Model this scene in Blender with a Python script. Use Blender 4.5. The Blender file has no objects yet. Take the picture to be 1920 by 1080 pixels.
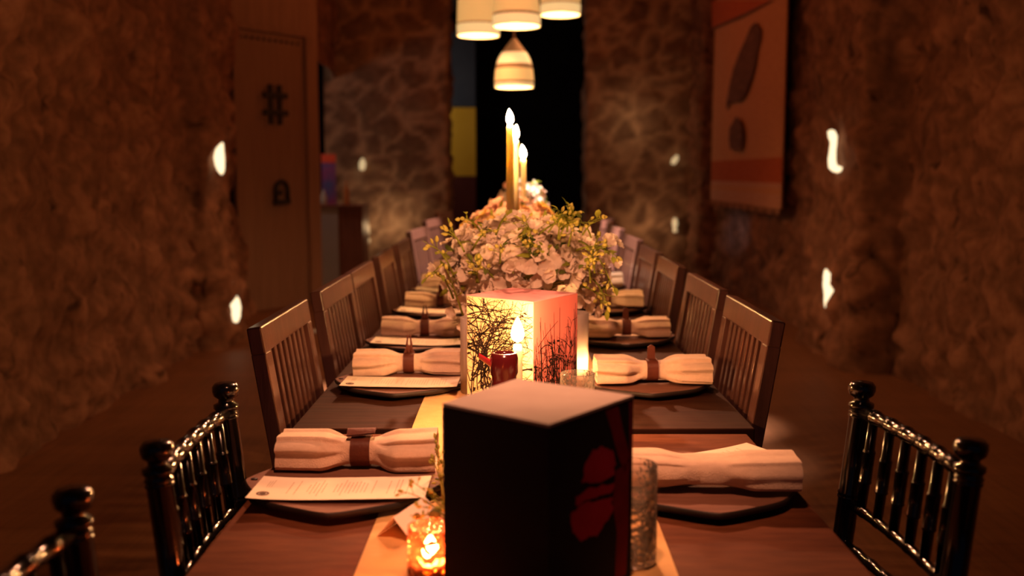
import bpy, bmesh, math, random
from mathutils import Vector, Matrix, noise, Euler

random.seed(7)
S = bpy.context.scene
COL = S.collection
PI = math.pi

# ------------------------------------------------------------------ camera, world, lights, exposure
FPX, ZC = 1867.0, 1.29
PITCH = math.atan(215 / FPX)
cam_d = bpy.data.cameras.new('camera')
cam = bpy.data.objects.new('camera', cam_d)
COL.objects.link(cam)
cam.location = (0, 0, ZC)
cam.rotation_euler = (PI / 2 - PITCH, 0, 0)
cam_d.lens = FPX / 1920 * 36
cam_d.sensor_width = 36
cam_d.shift_x = -5 / 1920
cam_d.clip_start = 0.02
cam_d.dof.use_dof = True
cam_d.dof.focus_distance = 2.05
cam_d.dof.aperture_fstop = 2.6
S.camera = cam

wd = bpy.data.worlds.new('world')
S.world = wd
wd.use_nodes = True
bgn = wd.node_tree.nodes['Background']
bgn.inputs[0].default_value = (0.30, 0.36, 0.62, 1)
bgn.inputs[1].default_value = 0.028

S.view_settings.view_transform = 'Standard'
S.view_settings.look = 'None'
S.view_settings.exposure = 0.0
S.view_settings.gamma = 1.0
S.view_settings.use_curve_mapping = False
S.cycles.sample_clamp_indirect = 4
S.cycles.caustics_reflective = False
S.cycles.caustics_refractive = False
S.cycles.max_bounces = 8
S.cycles.transparent_max_bounces = 16

WARM = (1.0, 0.215, 0.05)
def point_light(name, loc, watts, color, radius=0.1):
    l = bpy.data.lights.new(name, 'POINT')
    l.energy = watts
    l.color = color
    l.shadow_soft_size = radius
    o = bpy.data.objects.new(name, l)
    COL.objects.link(o)
    o.location = loc
    return o
def spot_light(name, loc, target, watts, color, angle, radius=0.05, blend=0.6):
    l = bpy.data.lights.new(name, 'SPOT')
    l.energy = watts
    l.color = color
    l.spot_size = angle
    l.spot_blend = blend
    l.shadow_soft_size = radius
    o = bpy.data.objects.new(name, l)
    COL.objects.link(o)
    o.location = loc
    o.rotation_euler = (Vector(target) - Vector(loc)).to_track_quat('-Z', 'Y').to_euler()
    return o
point_light('room_fill_near', (0, 5.7, 2.7), 13, WARM, 0.3)  # near, middle and far: unseen fills added to light the stone walls
point_light('room_fill_middle', (0, 7.9, 3.1), 9, WARM, 0.3)
point_light('room_fill_far', (0, 10.4, 3.5), 26, WARM, 0.3)
point_light('side_room_fill', (-2.75, 11.0, 2.2), 11, (1.0, 0.75, 0.6), 0.1)  # added light without a fixture, brightens the bar counter
point_light('back_room_fill', (-1.75, 15.4, 2.4), 18, (1.0, 0.86, 0.7), 0.2)  # hidden light added to show the painted screen
point_light('column_fill_left', (-1.62, 12.62, 0.62), 4.0, (1.0, 0.62, 0.30), 0.04)  # three added point lights making warm patches on the far columns
point_light('column_fill_right', (1.72, 12.62, 0.62), 2.4, (1.0, 0.55, 0.25), 0.04)
point_light('column_fill_upper', (1.50, 12.60, 1.95), 1.8, (1.0, 0.62, 0.30), 0.04)
LAMP = (1.0, 0.385, 0.195)
spot_light('table_fill_front', (0.0, 0.5, 2.6), (0.01, 2.30, 0.95), 290, LAMP, math.radians(27), 0.05, 0.9)  # fill added above the camera for the front of the bouquet
spot_light('table_fill_over', (0.0, 0.95, 2.5), (0.0, 1.72, 0.80), 150, LAMP, math.radians(38), 0.05, 0.9)  # second added fill, for the fronts of the near napkins
spot_light('table_lamp_near', (0.0, 3.5, 2.5), (0.01, 1.55, 0.80), 230, LAMP, math.radians(36), 0.04, 0.9)
spot_light('table_lamp_middle', (0.0, 5.4, 2.4), (0.01, 3.0, 0.80), 330, LAMP, math.radians(36), 0.04, 0.9)
spot_light('table_lamp_far', (0.0, 7.0, 2.6), (0.01, 4.7, 0.80), 420, LAMP, math.radians(34), 0.04, 0.9)
for y_, w_ in ((4.3, 350), (4.95, 1900), (5.75, 4600), (6.9, 4600)):
    spot_light('chair_spot_right', (-0.6, y_ - 0.25, 3.2), (0.53, y_, 0.68), w_, (1.0, 0.76, 0.60), math.radians(17), 0.04, 0.8)
for y_ in (5.7, 6.9):
    spot_light('chair_spot_left', (0.6, y_ - 0.25, 3.2), (-0.51, y_, 0.70), 2200, (1.0, 0.74, 0.56), math.radians(16), 0.04, 0.8)
spot_light('wall_spot', (1.15, 7.4, 0.95), (2.48, 11.0, 0.64), 90, (0.75, 0.8, 1.0), math.radians(9.5), 0.01, 1.0)  # unseen spot hung in mid-air, added for the bluish wall patch
spot_light('floor_spot', (1.95, 7.2, 3.9), (1.86, 6.78, 0), 14, (1.0, 0.5, 0.3), math.radians(13), 0.05, 1.0)  # extra unseen spot added for a faint patch on the floor

def atz(px, py, z):
    a, b = (px - 965) / FPX, (py - 540) / FPX
    cp, sp = math.cos(PITCH), math.sin(PITCH)
    t = (z - ZC) / (-sp - b * cp)
    return Vector((a * t, (cp - b * sp) * t, z))
def aty(px, py, Y):
    a, b = (px - 965) / FPX, (py - 540) / FPX
    cp, sp = math.cos(PITCH), math.sin(PITCH)
    t = Y / (cp - b * sp)
    return Vector((a * t, Y, ZC + (-sp - b * cp) * t))
def atx(px, py, X):
    a, b = (px - 965) / FPX, (py - 540) / FPX
    cp, sp = math.cos(PITCH), math.sin(PITCH)
    t = X / a
    return Vector((X, (cp - b * sp) * t, ZC + (-sp - b * cp) * t))

# ------------------------------------------------------------------ materials
def new_mat(name):
    m = bpy.data.materials.new(name)
    m.use_nodes = True
    nt = m.node_tree
    nt.nodes.clear()
    out = nt.nodes.new('ShaderNodeOutputMaterial')
    return m, nt, out
def pbr(name, col, rough=0.6, spec=0.4, col2=None, scale=8.0, bump=0.0, bscale=60.0, stretch=(1, 1, 1), metal=0.0, coat=0.0, detail=4, sheen=0.0):
    m, nt, out = new_mat(name)
    b = nt.nodes.new('ShaderNodeBsdfPrincipled')
    nt.links.new(b.outputs[0], out.inputs[0])
    b.inputs['Base Color'].default_value = (*col, 1)
    b.inputs['Roughness'].default_value = rough
    b.inputs['Specular IOR Level'].default_value = spec
    b.inputs['Metallic'].default_value = metal
    b.inputs['Coat Weight'].default_value = coat
    b.inputs['Coat Roughness'].default_value = 0.12
    if sheen: b.inputs['Sheen Weight'].default_value = sheen
    if col2 or bump:
        tc = nt.nodes.new('ShaderNodeTexCoord')
        mp = nt.nodes.new('ShaderNodeMapping')
        mp.inputs['Scale'].default_value = stretch
        nt.links.new(tc.outputs['Object'], mp.inputs['Vector'])
    if col2:
        n = nt.nodes.new('ShaderNodeTexNoise')
        n.inputs['Scale'].default_value = scale
        n.inputs['Detail'].default_value = detail
        nt.links.new(mp.outputs[0], n.inputs['Vector'])
        r = nt.nodes.new('ShaderNodeValToRGB')
        r.color_ramp.elements[0].position = 0.33
        r.color_ramp.elements[1].position = 0.67
        r.color_ramp.elements[0].color = (*col, 1)
        r.color_ramp.elements[1].color = (*col2, 1)
        nt.links.new(n.outputs['Fac'], r.inputs['Fac'])
        nt.links.new(r.outputs[0], b.inputs['Base Color'])
    if bump:
        n2 = nt.nodes.new('ShaderNodeTexNoise')
        n2.inputs['Scale'].default_value = bscale
        n2.inputs['Detail'].default_value = 5
        nt.links.new(mp.outputs[0], n2.inputs['Vector'])
        bp = nt.nodes.new('ShaderNodeBump')
        bp.inputs['Strength'].default_value = bump
        bp.inputs['Distance'].default_value = 0.01
        nt.links.new(n2.outputs['Fac'], bp.inputs['Height'])
        nt.links.new(bp.outputs[0], b.inputs['Normal'])
    return m
def stone_mat(name, c_dark, c_light, c_mortar, pit_shade=1.0, mottle=0.62):
    m, nt, out = new_mat(name)
    b = nt.nodes.new('ShaderNodeBsdfPrincipled')
    b.inputs['Roughness'].default_value = 0.95
    b.inputs['Specular IOR Level'].default_value = 0.15
    nt.links.new(b.outputs[0], out.inputs[0])
    tc = nt.nodes.new('ShaderNodeTexCoord')
    a1 = nt.nodes.new('ShaderNodeAttribute'); a1.attribute_name = 'tone'
    a2 = nt.nodes.new('ShaderNodeAttribute'); a2.attribute_name = 'mortar'
    n = nt.nodes.new('ShaderNodeTexNoise')
    n.inputs['Scale'].default_value = 7
    n.inputs['Detail'].default_value = 8
    nt.links.new(tc.outputs['Object'], n.inputs['Vector'])
    ad = nt.nodes.new('ShaderNodeMath'); ad.operation = 'MULTIPLY_ADD'
    nt.links.new(a1.outputs['Fac'], ad.inputs[0])
    ad.inputs[1].default_value = 0.5
    nt.links.new(n.outputs['Fac'], ad.inputs[2])
    r = nt.nodes.new('ShaderNodeValToRGB')
    r.color_ramp.elements[0].position = 0.38
    r.color_ramp.elements[1].position = 1.0
    r.color_ramp.elements[0].color = (*c_dark, 1)
    r.color_ramp.elements[1].color = (*c_light, 1)
    nt.links.new(ad.outputs[0], r.inputs['Fac'])
    mx = nt.nodes.new('ShaderNodeMix'); mx.data_type = 'RGBA'
    nt.links.new(a2.outputs['Fac'], mx.inputs[0])
    nt.links.new(r.outputs[0], mx.inputs[6])
    mx.inputs[7].default_value = (*c_mortar, 1)
    pn = nt.nodes.new('ShaderNodeTexNoise')
    pn.inputs['Scale'].default_value = 6.5
    pn.inputs['Detail'].default_value = 3
    pn.inputs['Distortion'].default_value = 0.8
    nt.links.new(tc.outputs['Object'], pn.inputs['Vector'])
    pr = nt.nodes.new('ShaderNodeValToRGB')
    pr.color_ramp.elements[0].position = 0.27
    pr.color_ramp.elements[1].position = 0.40
    pr.color_ramp.elements[0].color = (0.16, 0.14, 0.13, 1)  # shade of pits put into the colour as dark noise patches
    pr.color_ramp.elements[1].color = (1, 1, 1, 1)
    nt.links.new(pn.outputs['Fac'], pr.inputs['Fac'])
    pm = nt.nodes.new('ShaderNodeMix'); pm.data_type = 'RGBA'; pm.blend_type = 'MULTIPLY'
    pm.inputs[0].default_value = pit_shade
    nt.links.new(mx.outputs[2], pm.inputs[6]); nt.links.new(pr.outputs[0], pm.inputs[7])
    fn_ = nt.nodes.new('ShaderNodeTexNoise')
    fn_.inputs['Scale'].default_value = 11.0
    fn_.inputs['Detail'].default_value = 2
    fn_.inputs['Roughness'].default_value = 0.5
    nt.links.new(tc.outputs['Object'], fn_.inputs['Vector'])
    fr_ = nt.nodes.new('ShaderNodeValToRGB')
    fr_.color_ramp.elements[0].position = 0.34
    fr_.color_ramp.elements[1].position = 0.66
    fr_.color_ramp.elements[0].color = (0.36, 0.34, 0.33, 1)
    fr_.color_ramp.elements[1].color = (1.0, 1.0, 1.0, 1)
    nt.links.new(fn_.outputs['Fac'], fr_.inputs['Fac'])
    pm2 = nt.nodes.new('ShaderNodeMix'); pm2.data_type = 'RGBA'; pm2.blend_type = 'MULTIPLY'
    pm2.inputs[0].default_value = mottle
    nt.links.new(pm.outputs[2], pm2.inputs[6]); nt.links.new(fr_.outputs[0], pm2.inputs[7])
    nt.links.new(pm2.outputs[2], b.inputs['Base Color'])
    bp = nt.nodes.new('ShaderNodeBump')
    bp.inputs['Strength'].default_value = 0.7
    bp.inputs['Distance'].default_value = 0.04
    nt.links.new(n.outputs['Fac'], bp.inputs['Height'])
    nt.links.new(bp.outputs[0], b.inputs['Normal'])
    return m
def plank_mat(name, c1, c2, c3, width, axis_scale, rough=0.5, spec=0.35):
    """boards: brick texture for the joints, stretched noise for the grain"""
    m, nt, out = new_mat(name)
    b = nt.nodes.new('ShaderNodeBsdfPrincipled')
    b.inputs['Roughness'].default_value = rough
    b.inputs['Specular IOR Level'].default_value = spec
    nt.links.new(b.outputs[0], out.inputs[0])
    tc = nt.nodes.new('ShaderNodeTexCoord')
    mp = nt.nodes.new('ShaderNodeMapping'); mp.inputs['Scale'].default_value = axis_scale
    nt.links.new(tc.outputs['Object'], mp.inputs['Vector'])
    n = nt.nodes.new('ShaderNodeTexNoise')
    n.inputs['Scale'].default_value = 3.0
    n.inputs['Detail'].default_value = 7
    n.inputs['Distortion'].default_value = 0.6
    nt.links.new(mp.outputs[0], n.inputs['Vector'])
    r = nt.nodes.new('ShaderNodeValToRGB')
    r.color_ramp.elements[0].position = 0.3
    r.color_ramp.elements[1].position = 0.7
    r.color_ramp.elements[0].color = (*c1, 1)
    r.color_ramp.elements[1].color = (*c2, 1)
    nt.links.new(n.outputs['Fac'], r.inputs['Fac'])
    br = nt.nodes.new('ShaderNodeTexBrick')
    br.inputs['Color1'].default_value = (1, 1, 1, 1)
    br.inputs['Color2'].default_value = (0.82, 0.82, 0.82, 1)
    br.inputs['Mortar'].default_value = (*c3, 1)
    br.inputs['Scale'].default_value = 1.0
    br.inputs['Mortar Size'].default_value = 0.002
    br.inputs['Brick Width'].default_value = 2.2
    br.inputs['Row Height'].default_value = width
    nt.links.new(tc.outputs['Object'], br.inputs['Vector'])
    mx = nt.nodes.new('ShaderNodeMix'); mx.data_type = 'RGBA'; mx.blend_type = 'MULTIPLY'
    mx.inputs[0].default_value = 1.0
    nt.links.new(r.outputs[0], mx.inputs[6])
    nt.links.new(br.outputs['Color'], mx.inputs[7])
    nt.links.new(mx.outputs[2], b.inputs['Base Color'])
    bp = nt.nodes.new('ShaderNodeBump')
    bp.inputs['Strength'].default_value = 0.25
    bp.inputs['Distance'].default_value = 0.004
    nt.links.new(n.outputs['Fac'], bp.inputs['Height'])
    nt.links.new(bp.outputs[0], b.inputs['Normal'])
    return m
def glow(name, col, strength, base=None):
    m, nt, out = new_mat(name)
    b = nt.nodes.new('ShaderNodeBsdfPrincipled')
    b.inputs['Base Color'].default_value = (*(base or col), 1)
    b.inputs['Roughness'].default_value = 0.8
    b.inputs['Emission Color'].default_value = (*col, 1)
    b.inputs['Emission Strength'].default_value = strength
    nt.links.new(b.outputs[0], out.inputs[0])
    return m
def glass_mat(name, tint, gloss_rough=0.04, bump=0.0, bscale=120.0, milky=0.0, milk_col=(0.9, 0.85, 0.8)):
    m, nt, out = new_mat(name)
    tr = nt.nodes.new('ShaderNodeBsdfTransparent'); tr.inputs[0].default_value = (*tint, 1)
    gl = nt.nodes.new('ShaderNodeBsdfGlossy'); gl.inputs['Roughness'].default_value = gloss_rough
    fr = nt.nodes.new('ShaderNodeFresnel'); fr.inputs['IOR'].default_value = 1.5
    mx = nt.nodes.new('ShaderNodeMixShader')
    nt.links.new(fr.outputs[0], mx.inputs[0])
    nt.links.new(tr.outputs[0], mx.inputs[1])
    nt.links.new(gl.outputs[0], mx.inputs[2])
    last = mx
    if milky:
        df = nt.nodes.new('ShaderNodeBsdfTranslucent'); df.inputs[0].default_value = (*milk_col, 1)
        d2 = nt.nodes.new('ShaderNodeBsdfDiffuse'); d2.inputs[0].default_value = (*milk_col, 1)
        mm = nt.nodes.new('ShaderNodeMixShader'); mm.inputs[0].default_value = 0.5
        nt.links.new(df.outputs[0], mm.inputs[1]); nt.links.new(d2.outputs[0], mm.inputs[2])
        m2 = nt.nodes.new('ShaderNodeMixShader'); m2.inputs[0].default_value = milky
        nt.links.new(mx.outputs[0], m2.inputs[1]); nt.links.new(mm.outputs[0], m2.inputs[2])
        last = m2
    if bump:
        tc = nt.nodes.new('ShaderNodeTexCoord')
        vo = nt.nodes.new('ShaderNodeTexVoronoi'); vo.inputs['Scale'].default_value = bscale
        nt.links.new(tc.outputs['Object'], vo.inputs['Vector'])
        bp = nt.nodes.new('ShaderNodeBump'); bp.inputs['Strength'].default_value = bump; bp.inputs['Distance'].default_value = 0.01
        nt.links.new(vo.outputs['Distance'], bp.inputs['Height'])
        nt.links.new(bp.outputs[0], gl.inputs['Normal']); nt.links.new(bp.outputs[0], fr.inputs['Normal'])
    nt.links.new(last.outputs[0], out.inputs[0])
    return m
def petal_mat(name, col, trans=0.35):
    m, nt, out = new_mat(name)
    d = nt.nodes.new('ShaderNodeBsdfDiffuse'); d.inputs[0].default_value = (*col, 1)
    t = nt.nodes.new('ShaderNodeBsdfTranslucent'); t.inputs[0].default_value = (*col, 1)
    mx = nt.nodes.new('ShaderNodeMixShader'); mx.inputs[0].default_value = trans
    nt.links.new(d.outputs[0], mx.inputs[1]); nt.links.new(t.outputs[0], mx.inputs[2])
    nt.links.new(mx.outputs[0], out.inputs[0])
    return m

M = {}
M['stone_side'] = stone_mat('rough_stone', (0.21, 0.10, 0.065), (0.38, 0.185, 0.12), (0.23, 0.115, 0.075), 0.85)
M['stone_far'] = stone_mat('round_stone', (0.17, 0.10, 0.07), (0.30, 0.18, 0.12), (0.52, 0.34, 0.23), 0.3, 0.25)
M['floor'] = plank_mat('floor_boards', (0.20, 0.082, 0.038), (0.28, 0.115, 0.055), (0.5, 0.5, 0.5), 0.16, (14, 0.8, 1), 0.55, 0.3)
M['ceiling'] = pbr('dark_ceiling', (0.05, 0.035, 0.03), 0.9, 0.2, (0.07, 0.05, 0.04), 3)
M['black_room'] = pbr('unlit_room_black', (0.006, 0.005, 0.006), 0.95, 0.05, (0.010, 0.008, 0.009), 3)  # near-black colour stands in for the darkness of the unlit rooms
M['door_wood'] = plank_mat('door_boards', (0.26, 0.145, 0.10), (0.33, 0.19, 0.13), (0.45, 0.4, 0.4), 0.21, (10, 10, 0.6), 0.6, 0.3)
M['door_frame'] = pbr('door_frame_wood', (0.27, 0.15, 0.10), 0.6, 0.3, (0.35, 0.2, 0.14), 3, 0.2, 20, (8, 8, 0.6))
M['iron'] = pbr('blackened_iron', (0.02, 0.017, 0.016), 0.55, 0.4, (0.035, 0.03, 0.028), 20)
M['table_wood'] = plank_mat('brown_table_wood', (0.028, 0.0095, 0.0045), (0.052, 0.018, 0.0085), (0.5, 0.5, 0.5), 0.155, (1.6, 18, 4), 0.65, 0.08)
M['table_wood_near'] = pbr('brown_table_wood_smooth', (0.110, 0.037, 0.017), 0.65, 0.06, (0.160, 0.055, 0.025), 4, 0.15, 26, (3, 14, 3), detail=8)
M['runner'] = pbr('tan_linen_runner', (0.66, 0.39, 0.14), 0.85, 0.2, (0.74, 0.46, 0.18), 30, 0.2, 400, (1, 1, 1), sheen=0.2)
M['charger'] = pbr('charger_wood', (0.15, 0.068, 0.045), 0.65, 0.2, (0.21, 0.098, 0.066), 6, 0.12, 30, (2, 14, 2))
M['charger_edge'] = pbr('charger_dark_edge', (0.018, 0.012, 0.010), 0.55, 0.3, (0.028, 0.018, 0.014), 14)  # dark edge and base; near-black also paints the shade under the rim
M['napkin'] = pbr('beige_linen', (0.66, 0.49, 0.37), 0.95, 0.1, (0.74, 0.56, 0.43), 60, 0.35, 420, (1, 2.5, 1), sheen=0.3)
M['leather'] = pbr('brown_leather', (0.085, 0.022, 0.012), 0.55, 0.3, (0.12, 0.032, 0.017), 30, 0.15, 150)
M['paper'] = pbr('cream_paper', (0.80, 0.70, 0.56), 0.8, 0.2, (0.84, 0.74, 0.60), 5)
M['ink'] = pbr('grey_ink', (0.52, 0.43, 0.33), 0.8, 0.1, (0.60, 0.50, 0.39), 40)
M['ink_dark'] = pbr('brown_ink', (0.10, 0.06, 0.05), 0.8, 0.1, (0.16, 0.10, 0.08), 300)
M['white_card'] = pbr('white_card', (0.86, 0.80, 0.72), 0.75, 0.2, (0.88, 0.82, 0.75), 4)
M['chair_wood'] = pbr('dark_chair_wood', (0.070, 0.030, 0.024), 0.32, 0.5, (0.112, 0.048, 0.038), 4, 0.06, 30, (10, 10, 1), coat=0.35)
M['chiavari'] = pbr('glossy_black_lacquer', (0.006, 0.005, 0.005), 0.16, 0.6, (0.010, 0.008, 0.008), 9, coat=0.5)
M['seat_pad'] = pbr('black_seat_pad', (0.012, 0.010, 0.010), 0.8, 0.2, (0.02, 0.016, 0.015), 40)
M['wax'] = pbr('cream_wax', (0.90, 0.76, 0.52), 0.45, 0.4, (0.92, 0.79, 0.56), 10)
w_ = M['wax'].node_tree.nodes['Principled BSDF']
w_.inputs['Subsurface Weight'].default_value = 1.0
w_.inputs['Subsurface Radius'].default_value = (1.0, 0.85, 0.6)
w_.inputs['Subsurface Scale'].default_value = 0.03
M['wick'] = pbr('charred_wick', (0.03, 0.02, 0.015), 0.9, 0.1, (0.05, 0.03, 0.02), 60)
M['flame'] = glow('candle_flame', (1.0, 0.43, 0.145), 1050.0)
M['flame_far'] = glow('candle_flame_tall', (1.0, 0.46, 0.16), 1800.0)
M['flame_votive'] = glow('candle_flame_small', (1.0, 0.46, 0.16), 420.0)
M['brass'] = pbr('aged_brass', (0.35, 0.22, 0.09), 0.35, 0.5, (0.45, 0.30, 0.13), 20, metal=0.9)
M['clear_glass'] = glass_mat('clear_glass', (0.96, 0.95, 0.93), 0.03)
M['cut_glass'] = glass_mat('cut_glass', (0.98, 0.93, 0.90), 0.06, 0.35, 110, 0.05)
M['hurricane_glass'] = glass_mat('misted_glass', (0.94, 0.90, 0.86), 0.06, 0.2, 30, 0.40)
M['frosted_glass'] = glass_mat('frosted_glass', (0.94, 0.88, 0.84), 0.2, 0.1, 30, 0.8)
M['amber_glass'] = glass_mat('amber_faceted_glass', (1.0, 0.56, 0.40), 0.10, 0.9, 110, 0.09, (0.9, 0.25, 0.12))
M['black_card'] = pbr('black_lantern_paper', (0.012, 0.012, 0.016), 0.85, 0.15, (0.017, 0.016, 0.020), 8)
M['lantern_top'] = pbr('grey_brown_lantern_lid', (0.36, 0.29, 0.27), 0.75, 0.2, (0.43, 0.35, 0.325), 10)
M['red_print'] = pbr('dark_red_print', (0.38, 0.014, 0.045), 0.8, 0.15, (0.48, 0.022, 0.06), 25)
M['red_print_dim'] = pbr('maroon_print', (0.16, 0.008, 0.018), 0.8, 0.15, (0.22, 0.012, 0.026), 25)
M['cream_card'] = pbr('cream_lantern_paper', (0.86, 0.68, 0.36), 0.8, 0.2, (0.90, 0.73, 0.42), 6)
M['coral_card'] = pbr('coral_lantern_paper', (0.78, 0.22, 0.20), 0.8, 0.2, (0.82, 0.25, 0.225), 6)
M['pink_lid'] = pbr('pink_lantern_lid', (0.62, 0.27, 0.27), 0.8, 0.2, (0.66, 0.30, 0.30), 6)
M['black_print'] = pbr('black_branch_print', (0.012, 0.008, 0.008), 0.85, 0.1, (0.03, 0.018, 0.015), 40)
M['red_glaze'] = pbr('dark_red_glaze', (0.085, 0.008, 0.010), 0.18, 0.5, (0.11, 0.010, 0.013), 8, coat=0.4)
M['red_glaze_lip'] = pbr('red_glaze_lip', (0.38, 0.02, 0.03), 0.3, 0.5, (0.42, 0.025, 0.035), 8)
M['petal'] = petal_mat('white_petal', (0.86, 0.77, 0.66), 0.35)
M['petal_pink'] = petal_mat('blush_petal', (0.88, 0.60, 0.47), 0.35)
M['petal_gold'] = petal_mat('golden_petal', (0.80, 0.55, 0.16), 0.35)
M['leaf'] = petal_mat('leaf_green', (0.26, 0.30, 0.045), 0.3)
M['leaf_dark'] = petal_mat('deep_leaf_green', (0.10, 0.13, 0.03), 0.2)
M['bud'] = petal_mat('bud_green', (0.55, 0.52, 0.14), 0.3)
M['bud_dark'] = petal_mat('olive_bud', (0.13, 0.12, 0.04), 0.1)
M['ceramic'] = pbr('cream_ceramic', (0.62, 0.52, 0.42), 0.4, 0.4, (0.68, 0.58, 0.47), 5)
M['shade_lit'] = glow('lit_woven_shade', (1.0, 0.50, 0.15), 0.68, (0.5, 0.38, 0.22))
M['shade_lit_rim'] = glow('lit_white_shade_band', (1.0, 0.62, 0.25), 0.82, (0.6, 0.5, 0.36))
M['shade_dim'] = glow('brown_woven_band', (0.55, 0.22, 0.07), 0.28, (0.22, 0.11, 0.05))
M['bulb'] = glow('lamp_bulb', (1.0, 0.72, 0.40), 14.0)
M['cord'] = pbr('tan_cord', (0.30, 0.20, 0.13), 0.8, 0.2, (0.35, 0.24, 0.16), 40)
M['niche'] = glow('lit_gap_glow', (1.0, 0.80, 0.48), 1.5, (0.6, 0.5, 0.38))  # emission stands in for light showing in gaps of the stone
M['niche_dim'] = glow('dim_lit_gap_glow', (1.0, 0.72, 0.36), 0.55, (0.6, 0.5, 0.38))
M['hang_tan'] = pbr('terracotta_weave', (0.62, 0.29, 0.155), 0.9, 0.1, (0.68, 0.33, 0.18), 5, 0.3, 90, (1, 1, 10))
M['hang_red'] = pbr('red_weave', (0.48, 0.11, 0.045), 0.9, 0.1, (0.56, 0.14, 0.06), 5, 0.3, 90, (1, 1, 10))
M['hang_pale'] = pbr('pale_weave', (0.60, 0.30, 0.20), 0.9, 0.1, (0.66, 0.35, 0.24), 5, 0.3, 90, (1, 1, 10))
M['hang_dark'] = pbr('dark_feather_weave', (0.14, 0.07, 0.055), 0.9, 0.1, (0.22, 0.11, 0.085), 3, 0.3, 90, (1, 1, 10))
M['yellow_panel'] = pbr('yellow_paint', (0.75, 0.42, 0.03), 0.7, 0.2, (0.80, 0.46, 0.04), 3)
M['slate_panel'] = pbr('slate_blue_paint', (0.05, 0.06, 0.085), 0.7, 0.2, (0.065, 0.075, 0.10), 3)
M['maroon_panel'] = pbr('maroon_paint', (0.10, 0.02, 0.015), 0.7, 0.2, (0.13, 0.03, 0.02), 3)
M['grey_panel'] = pbr('grey_laminate', (0.42, 0.42, 0.45), 0.5, 0.3, (0.46, 0.46, 0.49), 4)
M['bar_wood'] = pbr('reddish_bar_wood', (0.20, 0.08, 0.055), 0.5, 0.3, (0.26, 0.11, 0.075), 4, 0.1, 20, (8, 8, 1))
M['red_box'] = pbr('red_carton', (0.75, 0.10, 0.05), 0.6, 0.3, (0.8, 0.12, 0.06), 5)
M['blue_box'] = pbr('blue_carton', (0.10, 0.13, 0.45), 0.6, 0.3, (0.35, 0.07, 0.25), 6)
M['orange_glass'] = pbr('amber_bottle', (0.5, 0.2, 0.08), 0.2, 0.5, (0.6, 0.26, 0.1), 9)
M['grey_glass'] = pbr('grey_bottle', (0.5, 0.5, 0.48), 0.2, 0.5, (0.6, 0.6, 0.57), 9)
M['pale_strip'] = pbr('pale_blue_surface', (0.75, 0.85, 0.95), 0.4, 0.4, (0.8, 0.88, 0.97), 5)  # plain pale blue colour of the floor strip

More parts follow.
